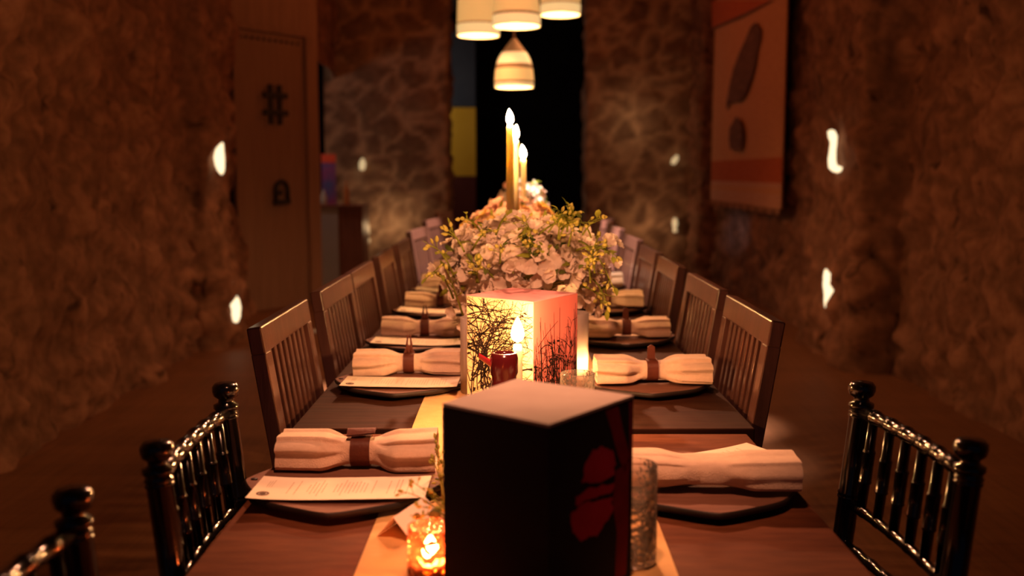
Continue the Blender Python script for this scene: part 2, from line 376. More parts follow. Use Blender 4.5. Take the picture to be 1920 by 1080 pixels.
# ------------------------------------------------------------------ mesh helpers
class MB:
    def __init__(s):
        s.v, s.f, s.m, s.sm = [], [], [], []
    def add(s, vs, fs, mi=0, smooth=False):
        o = len(s.v)
        s.v += [tuple(v) for v in vs]
        for f in fs:
            s.f.append([i + o for i in f]); s.m.append(mi); s.sm.append(smooth)
    def box(s, c, size, mi=0, rot=None):
        h = [k / 2 for k in size]
        vs = [Vector((x * h[0], y * h[1], z * h[2])) for x in (-1, 1) for y in (-1, 1) for z in (-1, 1)]
        if rot is not None: vs = [rot @ v for v in vs]
        vs = [v + Vector(c) for v in vs]
        s.add(vs, [(0, 1, 3, 2), (4, 6, 7, 5), (0, 4, 5, 1), (2, 3, 7, 6), (0, 2, 6, 4), (1, 5, 7, 3)], mi)
    def beam(s, a, b, w, d, mi=0, up=(1, 0, 0)):
        """rectangular bar from a to b; w along `up`, d along the other side"""
        a, b = Vector(a), Vector(b)
        t = (b - a).normalized(); u = Vector(up); u = (u - t * u.dot(t)).normalized(); k = t.cross(u)
        vs = []
        for p in (a, b):
            for x, y in ((-1, -1), (1, -1), (1, 1), (-1, 1)):
                vs.append(p + u * x * w / 2 + k * y * d / 2)
        s.add(vs, [(3, 2, 1, 0), (4, 5, 6, 7), (0, 1, 5, 4), (1, 2, 6, 5), (2, 3, 7, 6), (3, 0, 4, 7)], mi)
    def tube(s, pts, rads, n=8, mi=0, cap=True, smooth=True):
        pts = [Vector(p) for p in pts]
        if not hasattr(rads, '__len__'): rads = [rads] * len(pts)
        vs, fs = [], []
        t0 = (pts[1] - pts[0]).normalized()
        u = Vector((0, 0, 1)) if abs(t0.z) < 0.9 else Vector((1, 0, 0))
        for i, p in enumerate(pts):
            t = (pts[min(i + 1, len(pts) - 1)] - pts[max(i - 1, 0)]).normalized()
            u = u - t * u.dot(t)
            u = u.normalized() if u.length > 1e-6 else t.orthogonal().normalized()
            k = t.cross(u)
            for j in range(n):
                a = 2 * PI * j / n
                vs.append(p + (u * math.cos(a) + k * math.sin(a)) * rads[i])
        for i in range(len(pts) - 1):
            for j in range(n):
                fs.append((i * n + j, i * n + (j + 1) % n, (i + 1) * n + (j + 1) % n, (i + 1) * n + j))
        s.add(vs, fs, mi, smooth)
        if cap:
            o = len(s.v) - len(vs)
            s.f.append([o + j for j in range(n)][::-1]); s.m.append(mi); s.sm.append(False)
            o2 = o + (len(pts) - 1) * n
            s.f.append([o2 + j for j in range(n)]); s.m.append(mi); s.sm.append(False)
    def lathe(s, prof, n=24, c=(0, 0, 0), mi=0, smooth=True, rfun=None, mis=None):
        c = Vector(c); vs, fs = [], []
        for i, (r, z) in enumerate(prof):
            for j in range(n):
                a = 2 * PI * j / n
                rr = r * (rfun(a, z) if rfun else 1)
                vs.append(c + Vector((rr * math.cos(a), rr * math.sin(a), z)))
        base = len(s.v)
        s.v += [tuple(v) for v in vs]
        for i in range(len(prof) - 1):
            for j in range(n):
                s.f.append([base + i * n + j, base + i * n + (j + 1) % n, base + (i + 1) * n + (j + 1) % n, base + (i + 1) * n + j])
                s.m.append(mis[i] if mis else mi); s.sm.append(smooth)
        for i, flip in ((0, True), (len(prof) - 1, False)):
            if prof[i][0] > 1e-5 and prof[i][0] < 0 : pass
    def disc(s, r, z, n=24, c=(0, 0, 0), mi=0, up=True, rfun=None):
        c = Vector(c)
        vs = [c + Vector((r * (rfun(2 * PI * j / n, z) if rfun else 1) * math.cos(2 * PI * j / n), r * (rfun(2 * PI * j / n, z) if rfun else 1) * math.sin(2 * PI * j / n), z)) for j in range(n)]
        idx = list(range(n))
        s.add(vs, [idx if up else idx[::-1]], mi)
    def poly(s, pts, mi=0):
        s.add(pts, [list(range(len(pts)))], mi)
    def prism(s, pts, off, mi=0, mi_side=None):
        """pts polygon (3-D), extruded by vector off"""
        n = len(pts); off = Vector(off)
        vs = [Vector(p) for p in pts] + [Vector(p) + off for p in pts]
        s.add(vs, [list(range(n))[::-1], list(range(n, 2 * n))], mi)
        s.add(vs, [(i, (i + 1) % n, n + (i + 1) % n, n + i) for i in range(n)], mi if mi_side is None else mi_side)
    def grid(s, fn, nu, nv, mi=0, smooth=True, mfn=None):
        base = len(s.v)
        for i in range(nu + 1):
            for j in range(nv + 1):
                s.v.append(tuple(fn(i / nu, j / nv)))
        for i in range(nu):
            for j in range(nv):
                a = base + i * (nv + 1) + j
                s.f.append([a, a + nv + 1, a + nv + 2, a + 1])
                s.m.append(mfn((i + .5) / nu, (j + .5) / nv) if mfn else mi); s.sm.append(smooth)
    def build(s, name, mats, parent=None, loc=None, rz=None, bevel=0.0, attrs=None, seg=2, fixn=True):
        me = bpy.data.meshes.new(name)
        me.from_pydata(s.v, [], s.f)
        if not isinstance(mats, (list, tuple)): mats = [mats]
        for m in mats: me.materials.append(M[m] if isinstance(m, str) else m)
        me.polygons.foreach_set('material_index', s.m)
        me.polygons.foreach_set('use_smooth', s.sm)
        if attrs:
            for k, vals in attrs.items():
                at = me.attributes.new(k, 'FLOAT', 'POINT'); at.data.foreach_set('value', vals)
        if fixn:
            bm = bmesh.new(); bm.from_mesh(me)
            bmesh.ops.recalc_face_normals(bm, faces=bm.faces)
            bm.to_mesh(me); bm.free()
        me.update()
        o = bpy.data.objects.new(name, me)
        COL.objects.link(o)
        if parent is not None: o.parent = parent
        if loc is not None: o.location = loc
        if rz is not None: o.rotation_euler = (0, 0, rz)
        if bevel:
            b = o.modifiers.new('bevel', 'BEVEL'); b.width = bevel; b.segments = seg; b.limit_method = 'ANGLE'; b.angle_limit = math.radians(40)
        return o
def tag(o, label, cat, group=None):
    o['label'] = label; o['category'] = cat
    if group: o['group'] = group
    return o
def thing(name, label, cat, loc, rz=0.0, group=None):
    o = bpy.data.objects.new(name, None); COL.objects.link(o)
    o.empty_display_size = 0.1
    o.location = loc; o.rotation_euler = (0, 0, rz)
    return tag(o, label, cat, group)
def struct(o):
    o['kind'] = 'structure'; return o
def kids(o, table):
    return table.get(o.name, [])
def dup(root, loc, rz, label, table):
    """copy a thing, its parts and sub-parts (table: parent name -> children)"""
    r = root.copy(); COL.objects.link(r)
    r.location = loc; r.rotation_euler = (0, 0, rz); r['label'] = label
    for ch in table.get(root.name, []):
        c = ch.copy(); COL.objects.link(c); c.parent = r
        for g in table.get(ch.name, []):
            d = g.copy(); COL.objects.link(d); d.parent = c
    return r
def child_table(*roots):
    t = {}
    for o in bpy.data.objects:
        if o.parent is not None: t.setdefault(o.parent.name, []).append(o)
    return t
def smooth01(x):
    x = max(0.0, min(1.0, x)); return x * x * (3 - 2 * x)

# ------------------------------------------------------------------ the room
def stone_wall(name, path, z0, z1, res, amp, scale, mat, rough=0.05, batter=0.0, side=1, squash=1.3):
    """path: XY polyline; displaced towards side*left-normal"""
    P = [Vector((x, y)) for x, y in path]
    pts, nrm = [], []
    segs = []
    for a, b in zip(P, P[1:]):
        d = b - a; n = Vector((-d.y, d.x)).normalized() * side
        segs.append((a, b, n, d.length))
    for k, (a, b, n, L) in enumerate(segs):
        c = max(1, round(L / res))
        for i in range(c + (1 if k == len(segs) - 1 else 0)):
            t = i / c
            nn = n.copy()
            if i == 0 and k > 0: nn = (n + segs[k - 1][2]).normalized()
            pts.append(a.lerp(b, t)); nrm.append(nn)
    nz = round((z1 - z0) / res)
    mb = MB(); tone, mort = [], []
    for p, n in zip(pts, nrm):
        for j in range(nz + 1):
            z = z0 + (z1 - z0) * j / nz
            q = Vector((p.x, p.y, z * squash)) * scale
            q += 0.35 * Vector((noise.noise(q * 1.3), noise.noise(q * 1.3 + Vector((9, 2, 4))), noise.noise(q * 1.3 + Vector((3, 7, 1)))))
            d, pp = noise.voronoi(q)
            e = smooth01((d[1] - d[0]) / 0.42)
            tn = noise.cell(pp[0] * 7.3)
            h = amp * e * (0.65 + 0.35 * tn) + rough * noise.fractal(Vector((p.x, p.y, z)) * 2.2, 1.0, 2.0, 4) + rough * .5 * noise.noise(Vector((p.x, p.y, z)) * 9)
            h += batter * max(0.0, 1 - z / 1.0)
            tone.append(0.5 + 0.5 * tn); mort.append(1 - smooth01((d[1] - d[0]) / 0.22))
            mb.v.append((p.x + n.x * h, p.y + n.y * h, z))
    for i in range(len(pts) - 1):
        for j in range(nz):
            a = i * (nz + 1) + j
            mb.f.append([a, a + nz + 1, a + nz + 2, a + 1]); mb.m.append(0); mb.sm.append(True)
    return struct(mb.build(name, mat, attrs={'tone': tone, 'mortar': mort}, fixn=False))

stone_wall('wall_left', [(-2.40, -1.5), (-2.40, 7.2), (-2.24, 7.28), (-2.24, 7.9), (-2.5, 7.98), (-2.53, 9.1)], 0, 4.0, 0.045, 0.07, 3.3, 'stone_side', 0.075, 0.10, -1)
stone_wall('wall_right', [(2.50, -1.5), (2.50, 6.38), (2.24, 6.46), (2.24, 7.5), (2.48, 7.58), (2.48, 12.2), (2.28, 12.26), (2.28, 13.02)], 0, 4.0, 0.045, 0.06, 3.3, 'stone_side', 0.065, 0.05, 1)
stone_wall('wall_back_left', [(-2.45, 13.0), (-0.86, 13.0), (-0.86, 13.5)], 0, 4.0, 0.05, 0.055, 2.6, 'stone_far', 0.03, 0, -1)
stone_wall('wall_back_right', [(0.93, 13.5), (0.93, 13.0), (2.6, 13.0)], 0, 4.0, 0.05, 0.055, 2.6, 'stone_far', 0.03, 0, -1)
b = MB(); b.box((-0.5, 8.0, -0.05), (9.2, 19.2, 0.1)); struct(b.build('floor', 'floor'))
b = MB(); b.box((-0.5, 8.0, 4.05), (9.2, 19.2, 0.1)); struct(b.build('ceiling', 'ceiling'))
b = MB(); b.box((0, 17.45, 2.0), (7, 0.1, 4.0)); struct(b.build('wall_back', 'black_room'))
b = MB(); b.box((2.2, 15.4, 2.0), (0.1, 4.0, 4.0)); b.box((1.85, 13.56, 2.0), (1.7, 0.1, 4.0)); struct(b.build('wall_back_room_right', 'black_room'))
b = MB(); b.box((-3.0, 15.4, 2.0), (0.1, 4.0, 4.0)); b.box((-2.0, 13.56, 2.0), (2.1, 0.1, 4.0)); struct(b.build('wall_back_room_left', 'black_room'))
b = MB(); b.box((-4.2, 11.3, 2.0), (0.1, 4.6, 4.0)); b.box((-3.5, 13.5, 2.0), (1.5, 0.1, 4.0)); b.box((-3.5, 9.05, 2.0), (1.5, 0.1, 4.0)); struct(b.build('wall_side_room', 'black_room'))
stone_wall('wall_left_lintel', [(-2.05, 9.95), (-2.30, 13.0)], 2.5, 4.0, 0.05, 0.05, 3.3, 'stone_side', 0.04, 0, -1)

# door on the left, set at an angle between the pier and the side opening
def make_door():
    A, B = Vector((-2.52, 9.1, 0)), Vector((-2.03, 9.8, 0))
    u = (B - A).normalized(); L = (B - A).length; n = Vector((u.y, -u.x, 0))
    rz = math.atan2(u.y, u.x)
    root = bpy.data.objects.new('door_1', None); COL.objects.link(root)
    root.location = A; root.rotation_euler = (0, 0, rz); struct(root)
    # local: x along the leaf, -y towards the room
    m = MB(); m.box((L / 2, 0.03, 1.295), (L - 0.004, 0.05, 2.58)); m.build('door_leaf', 'door_wood', root, bevel=0.004)
    m = MB()
    m.box((L / 2 + 0.02, 0.04, 3.30), (L + 0.3, 0.10, 1.40)); m.box((L + 0.075, 0.03, 1.3), (0.15, 0.12, 2.6)); m.box((L * 0.5, -0.005, 2.612), (L, 0.05, 0.05))
    m.build('door_frame', 'door_frame', root, bevel=0.008)
    m = MB()
    for k in range(11):
        m.lathe([(0.0, -0.014), (0.012, -0.010), (0.016, 0.0)], 8, (0, 0, 0))
        for i in range(len(m.v) - 24, len(m.v)):
            x, y, z = m.v[i]; m.v[i] = (0.08 + k * (L - 0.16) / 10 + x, z, 2.52 + y)
    m.build('nail_row', 'iron', root)
    gx, gz = 0.46, 1.93
    m = MB()
    for dx in (-0.055, 0.055): m.box((gx + dx, -0.018, gz), (0.042, 0.03, 0.37))
    for dz in (-0.075, 0.085): m.box((gx, -0.022, gz + dz), (0.29, 0.034, 0.05))
    m.build('iron_grille', 'iron', root, bevel=0.005)
    m = MB()
    px, pz = 0.50, 1.02
    arc = [(px + 0.075, -0.03, pz)] + [(px + 0.075 * math.cos(a), -0.03, pz + 0.10 + 0.095 * math.sin(a)) for a in [PI * k / 12 for k in range(13)]] + [(px - 0.075, -0.03, pz)]
    m.tube(arc, 0.022, 8); m.box((px, -0.03, pz), (0.19, 0.035, 0.04)); m.box((px, -0.008, pz + 0.09), (0.03, 0.03, 0.04))
    m.build('door_knocker', 'iron', root)
make_door()

# side opening: counter and what stands on it
t = thing('bar_counter', 'narrow bar counter with grey side in the left side opening beyond the door', 'counter', (-1.98, 11.6, 0))
m = MB(); m.box((-0.15, 0, 0.45), (0.24, 0.5, 0.90)); m.build('grey_panel', 'grey_panel', t, bevel=0.004)
m = MB(); m.box((0.11, 0, 0.45), (0.27, 0.46, 0.90)); m.build('wood_panel', 'bar_wood', t, bevel=0.004)
m = MB(); m.box((-0.02, 0, 0.915), (0.56, 0.54, 0.03)); m.build('counter_top', 'bar_wood', t, bevel=0.006)
m = MB(); m.box((0, 0, 0.24), (0.16, 0.12, 0.48), 1); m.box((0, 0, 0.53), (0.165, 0.125, 0.10), 0)
tag(m.build('display_carton', ['red_box', 'blue_box'], loc=(-2.17, 11.70, 0.93), rz=0.2, bevel=0.003), 'tall red and blue carton standing on the bar counter', 'carton')
for x, y, h, mt, lab in ((-1.94, 11.5, 0.27, 'orange_glass', 'small amber bottle standing on the bar counter'), (-2.19, 11.46, 0.17, 'grey_glass', 'short grey glass jar standing on the bar counter')):
    m = MB(); m.lathe([(0, 0), (0.035, 0), (0.037, 0.02), (0.037, h * 0.6), (0.014, h * 0.78), (0.014, h), (0, h)], 16)
    tag(m.build('bottle', mt, loc=(x, y, 0.93)), lab, 'bottle')

# backdrop panel in the dark room behind
t = thing('painted_screen', 'tall painted screen with a yellow block seen through the far doorway', 'screen', (-1.0, 16.8, 0))
m = MB(); m.box((0, 0, 0.62), (0.70, 0.06, 1.24)); m.build('maroon_section', 'maroon_panel', t)
m = MB(); m.box((0, 0, 1.81), (0.70, 0.06, 1.13)); m.build('yellow_section', 'yellow_panel', t)
m = MB(); m.box((0, 0, 3.0), (0.70, 0.06, 1.22)); m.build('slate_section', 'slate_panel', t)

# emissive stone shapes standing in for lit gaps in the walls
def lit_gap_glow(Y, prof, d, mat, label):
    """prof: rows (pixel y, pixel x0, pixel x1) of the stone's silhouette, at distance Y"""
    rows = []
    for y, x0, x1 in prof:
        a, b_ = aty(x0, y, Y), aty(x1, y, Y)
        rows.append(((a.x + b_.x) / 2, (b_.x - a.x) / 2, a.z))
    cx = sum(r[0] for r in rows) / len(rows); zb = rows[-1][2]
    rows = [(rows[0][0], 0.0, rows[0][2] + 0.012)] + rows + [(rows[-1][0], 0.0, zb - 0.012)]
    mb = MB(); n = 14
    def fn(u, v):
        q = u * (len(rows) - 1); i = min(len(rows) - 2, int(q)); f = smooth01(q - i)
        x, w, z = [rows[i][k] * (1 - f) + rows[i + 1][k] * f for k in range(3)]
        z = rows[i][2] * (1 - (q - i)) + rows[i + 1][2] * (q - i)
        a = 2 * PI * v
        kk = 1 + 0.10 * noise.noise(Vector((math.cos(a), math.sin(a), z * 14)))
        return (x - cx + w * math.cos(a) * kk, d * min(1.0, w / 0.02) * math.sin(a) * kk, z - zb)
    mb.grid(fn, (len(rows) - 1) * 3, n)
    return tag(mb.build('wall_gap_glow', mat, loc=(cx, Y, zb)), label, 'wall light', 'glow shapes of lit wall gaps')
for args in (
    (7.42, ((262, 413, 417), (272, 407, 419), (283, 403, 420), (295, 401, 421), (308, 403, 421), (318, 407, 421), (325, 412, 419)), 0.03, 'niche', 'glow standing in for a lit gap high on the left pier before the wooden door'),
    (7.48, ((521, 428, 435), (533, 427, 438), (545, 423, 441), (555, 419, 445), (563, 422, 449), (577, 430, 452), (592, 432, 451), (603, 437, 447)), 0.03, 'niche', 'glow standing in for a lit gap low on the left pier before the wooden door'),
    (6.86, ((246, 1552, 1566), (256, 1553, 1570), (268, 1557, 1569), (285, 1555, 1567), (300, 1553, 1567), (309, 1553, 1569), (315, 1554, 1582), (321, 1560, 1579)), 0.03, 'niche', 'boot-shaped glow standing for a lit gap on the pier beside the woven hanging, upper one'),
    (6.86, ((507, 1546, 1552), (518, 1544, 1561), (532, 1543, 1571), (546, 1544, 1575), (560, 1545, 1570), (573, 1546, 1561), (582, 1550, 1556)), 0.03, 'niche', 'glow standing in for a lit gap near the floor below the boot-shaped one'),
    (12.88, ((298, 677, 683), (307, 673, 686), (318, 674, 684)), 0.03, 'niche_dim', 'small glow standing in for a lit gap on the far left stone column, upper one'),
    (12.88, ((412, 685, 690), (424, 680, 692), (436, 680, 693), (443, 684, 690), (450, 681, 694), (457, 684, 692)), 0.03, 'niche_dim', 'small glow standing in for a lit gap on the far left stone column, lower one'),
    (12.88, ((292, 1266, 1272), (299, 1259, 1272), (307, 1258, 1267)), 0.03, 'niche_dim', 'small glow standing in for a lit gap on the far right stone column, upper one'),
    (12.88, ((410, 1262, 1269), (420, 1260, 1271), (427, 1262, 1268), (434, 1261, 1270)), 0.03, 'niche_dim', 'small glow standing in for a lit gap on the far right stone column, lower one')):
    lit_gap_glow(*args)

# woven hanging on the right wall
def make_hanging():
    X = 2.34
    t = thing('wall_hanging', 'large terracotta woven hanging with dark feather shapes on the right stone wall', 'wall hanging', (X, 8.7, 0.98))
    y1, H = 3.1, 2.75
    def surf(u, v): return Vector((-0.02 - 0.02 * math.sin(u * 9) * (1 - v), u * y1, v * H))
    def mf(u, v):
        if v < 0.045: return 2
        if v < 0.085: return 0 if (int(v * 400) % 3) else 2
        if v < 0.105: return 1
        if v < 0.16: return 1
        return 0
    mb = MB()
    mb.grid(surf, 36, 110, smooth=True, mfn=mf)
    n = len(mb.v)
    mb.grid(lambda u, v: surf(u, v) + Vector((0.012, 0, 0)), 12, 12)
    def shape(pxs, mi, off):
        pts = [atx(x, y, X - 0.03) for x, y in pxs]
        mb.prism([Vector((-0.046 - off, p.y - 8.7, p.z - 0.98)) for p in pts], (-0.004, 0, 0), mi)
    shape([(1338, 1), (1449, 1), (1395, 27), (1338, 52)], 1, 0.0)
    shape([(1338, 52), (1395, 27), (1449, 1), (1455, 1), (1397, 30), (1338, 56)], 3, 0.001)
    shape([(1420, 42), (1430, 55), (1429, 75), (1424, 90), (1419, 122), (1411, 150), (1400, 178), (1388, 190), (1371, 192), (1366, 207), (1365, 196), (1370, 165), (1378, 130), (1390, 98), (1402, 72), (1411, 50)], 3, 0.0)
    shape([(1384, 218), (1391, 228), (1396, 245), (1394, 278), (1388, 281), (1372, 280), (1370, 262), (1371, 240), (1378, 228)], 3, 0.0)
    mb.build('woven_cloth', ['hang_tan', 'hang_red', 'hang_pale', 'hang_dark'], t)
    m = MB(); m.tube([(-0.02, -0.1, H + 0.01), (-0.02, y1 + 0.1, H + 0.01)], 0.02, 10); m.build('hanging_rod', 'door_frame', t)
    m = MB()
    for k in range(60):
        y = (k + 0.5) * y1 / 60
        m.tube([(-0.03, y, 0.0), (-0.035 + 0.01 * math.sin(k), y, -0.06)], 0.004, 4)
    m.build('fringe', 'hang_pale', t)['kind'] = 'stuff'
make_hanging()

m = MB(); m.box((0, 0, 0.01), (0.14, 0.05, 0.02))
tag(m.build('floor_strip', 'pale_strip', loc=(-1.585, 8.05, 0.0), rz=0.15, bevel=0.003), 'small pale bluish strip lying on the floor seen between the left chairs', 'strip')

# ------------------------------------------------------------------ pendant lamps
def pendant(loc, prof, mis, label, pw):
    """prof: (r,z) from bottom up, z=0 at the rim"""
    t = thing('pendant_lamp', label, 'pendant lamp', loc, 0, 'woven pendant lamps')
    top = prof[-1][1]
    groups = []
    i = 0
    while i < len(mis):
        j = i
        while j < len(mis) and mis[j] == mis[i]: j += 1
        groups.append((mis[i], prof[i:j + 1])); i = j
    names = {0: ('lit_band', 'shade_lit'), 1: ('rim_band', 'shade_lit_rim'), 2: ('woven_band', 'shade_dim')}
    for mi, pr in groups:
        mb = MB(); mb.lathe(pr, 36); mb.lathe([(r - 0.006, z) for r, z in pr][::-1], 36)
        mb.build(names[mi][0], names[mi][1], t, fixn=False)
    mb = MB(); mb.tube([(0, 0, top - 0.01), (0, 0, 4.0 - loc[2])], 0.008, 6); mb.build('cord', 'cord', t)
    mb = MB(); mb.lathe([(0.0, 0.10), (0.025, 0.11), (0.035, 0.135), (0.025, 0.165), (0.014, 0.19), (0.014, top - 0.01)], 16); mb.build('bulb', 'bulb', t)
    point_light('pendant_glow', (loc[0], loc[1], loc[2] + 0.07), pw, (1.0, 0.46, 0.18), 0.03)
sc = 1.0
bell = [(0.145, 0), (0.147, 0.03), (0.148, 0.045), (0.146, 0.075), (0.140, 0.135), (0.132, 0.17), (0.118, 0.215), (0.095, 0.255), (0.060, 0.30), (0.030, 0.34), (0.012, 0.36)]
pendant((-0.004, 7.6, 1.93), bell, [1, 2, 0, 0, 2, 1, 1, 2, 2, 2], 'bell-shaped banded pendant lamp hanging lowest, above the candle flames', 26)
drum = [(0.150, 0), (0.152, 0.05), (0.152, 0.075), (0.150, 0.085), (0.148, 0.16), (0.145, 0.245), (0.140, 0.255), (0.138, 0.31), (0.05, 0.36), (0.012, 0.38)]
pendant((-0.257, 7.2, 2.255), drum, [1, 1, 2, 0, 0, 2, 2, 2, 2], 'drum-shaped woven pendant lamp, left one of the upper three', 18)
dome = [(0.150, 0), (0.151, 0.05), (0.151, 0.065), (0.148, 0.08), (0.138, 0.16), (0.118, 0.24), (0.085, 0.30), (0.045, 0.34), (0.012, 0.36)]
pendant((0.012, 6.4, 2.205), dome, [1, 1, 2, 0, 0, 2, 2, 2], 'dome-shaped woven pendant lamp, middle one of the upper three', 18)
pendant((0.345, 7.7, 2.475), drum, [1, 1, 2, 0, 0, 2, 2, 2, 2], 'drum-shaped woven pendant lamp, right one of the upper three', 18)

# ------------------------------------------------------------------ tables and runner
def make_table(y0, y1, x0, x1, label, mat):
    t = thing('dining_table', label, 'table', ((x0 + x1) / 2, (y0 + y1) / 2, 0), 0, 'joined dining tables')
    w, l = x1 - x0, y1 - y0
    m = MB(); m.box((0, 0, 0.732), (w, l, 0.036)); m.build('tabletop', mat, t, bevel=0.003)
    m = MB()
    m.box((0, 0, 0.69), (0.16, l - 0.5, 0.05)); m.build('under_beam', 'chair_wood', t)
    for s in (-1, 1):
        y = s * (l / 2 - 0.35)
        m = MB(); m.box((0, y, 0.37), (0.09, 0.09, 0.62)); m.box((0, y, 0.03), (0.12, 0.5, 0.06)); m.box((0, y, 0.70), (0.5, 0.09, 0.03))
        m.build('pedestal_leg', 'chair_wood', t, bevel=0.004)
TX = 0.02
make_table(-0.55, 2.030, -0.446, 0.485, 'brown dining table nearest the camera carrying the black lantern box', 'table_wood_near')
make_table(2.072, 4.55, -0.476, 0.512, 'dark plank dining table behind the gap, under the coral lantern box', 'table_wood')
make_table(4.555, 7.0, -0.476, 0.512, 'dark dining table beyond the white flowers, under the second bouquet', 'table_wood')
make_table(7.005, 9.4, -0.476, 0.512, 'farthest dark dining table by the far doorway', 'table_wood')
m = MB()
def run_fn(u, v):
    y = -0.5 + v * 9.7
    return Vector(((u - 0.5) * 0.436 + 0.002 + 0.003 * math.sin(y * 5), y, 0.7512 + (0.0008 if u in (0, 1) else 0)))
m.grid(run_fn, 8, 120)
m.grid(lambda u, v: run_fn(u, v) - Vector((0, 0, 0.0009)), 1, 1)
tag(m.build('table_runner', 'runner'), 'long tan linen runner lying down the middle of the tables', 'table runner')

# ------------------------------------------------------------------ chairs
ORD = ['first', 'second', 'third', 'fourth', 'fifth', 'sixth', 'seventh', 'eighth', 'ninth', 'tenth']
def make_slat_chair():
    t = thing('slat_chair', '', 'chair', (0, 0, 0), 0, 'dark slat-back chairs along the table')
    W = 0.47
    def bx(z): return -0.205 - max(0.0, z - 0.45) * 0.16       # back line leaning out
    m = MB(); m.box((-0.02, 0, 0.45), (0.40, W - 0.02, 0.03)); m.build('seat', 'chair_wood', t, bevel=0.006)
    for s in (-1, 1):
        y = s * (W / 2 - 0.02)
        m = MB(); m.beam((-0.235, y, 0), (bx(0.45), y, 0.46), 0.036, 0.036); m.beam((bx(0.45), y, 0.44), (bx(0.915), y, 0.915), 0.032, 0.040)
        m.build('back_post', 'chair_wood', t, bevel=0.003)
        m = MB(); m.beam((0.15, s * (W / 2 - 0.03), 0), (0.15, s * (W / 2 - 0.03), 0.435), 0.036, 0.036); m.build('front_leg', 'chair_wood', t, bevel=0.003)
    m = MB(); m.beam((bx(0.942), -W / 2, 0.942), (bx(0.942), W / 2, 0.942), 0.058, 0.032, up=(-0.16, 0, 1)); m.build('top_rail', 'chair_wood', t, bevel=0.004)
    m = MB(); m.beam((bx(0.53), -W / 2 + 0.03, 0.53), (bx(0.53), W / 2 - 0.03, 0.53), 0.05, 0.022, up=(-0.16, 0, 1)); m.build('lower_rail', 'chair_wood', t, bevel=0.003)
    for k in range(8):
        y = (k - 3.5) * 0.0465
        m = MB(); m.beam((bx(0.54), y, 0.54), (bx(0.917), y, 0.917), 0.014, 0.021); m.build('slat', 'chair_wood', t, bevel=0.002)
    m = MB()
    for s in (-1, 1): m.box((-0.03, s * (W / 2 - 0.03), 0.405), (0.33, 0.02, 0.06))
    m.box((0.145, 0, 0.405), (0.02, W - 0.09, 0.06)); m.build('seat_apron', 'chair_wood', t)
    return t
slat0 = make_slat_chair()
TAB = child_table()
LEFT = [(-0.541, 2.285, 0.0), (-0.536, 2.915, -0.01), (-0.534, 3.41, 0.0), (-0.536, 4.05, 0.01), (-0.534, 4.69, 0.0), (-0.565, 5.72, -0.10), (-0.580, 6.95, -0.15), (-0.60, 8.3, -0.18)]
RIGHT = [(0.570, 2.372, 0.0), (0.572, 2.958, 0.01), (0.574, 3.645, 0.0), (0.580, 4.245, 0.01), (0.597, 5.02, 0.03), (0.606, 5.98, 0.06), (0.63, 6.62, 0.06), (0.67, 7.3, 0.10), (0.72, 8.4, 0.12)]
first = True
for side, lst in (('left', LEFT), ('right', RIGHT)):
    for i, (bxx, y, r) in enumerate(lst):
        lab = 'dark wooden slat-back chair, %s in its row along the %s side of the tables' % (ORD[i], side)
        d = 0.285
        loc = (bxx + d, y, 0) if side == 'left' else (bxx - d, y, 0)
        rz = r if side == 'left' else PI + r
        if first:
            slat0.location = loc; slat0.rotation_euler = (0, 0, rz); slat0['label'] = lab; first = False
        else: dup(slat0, loc, rz, lab, TAB)

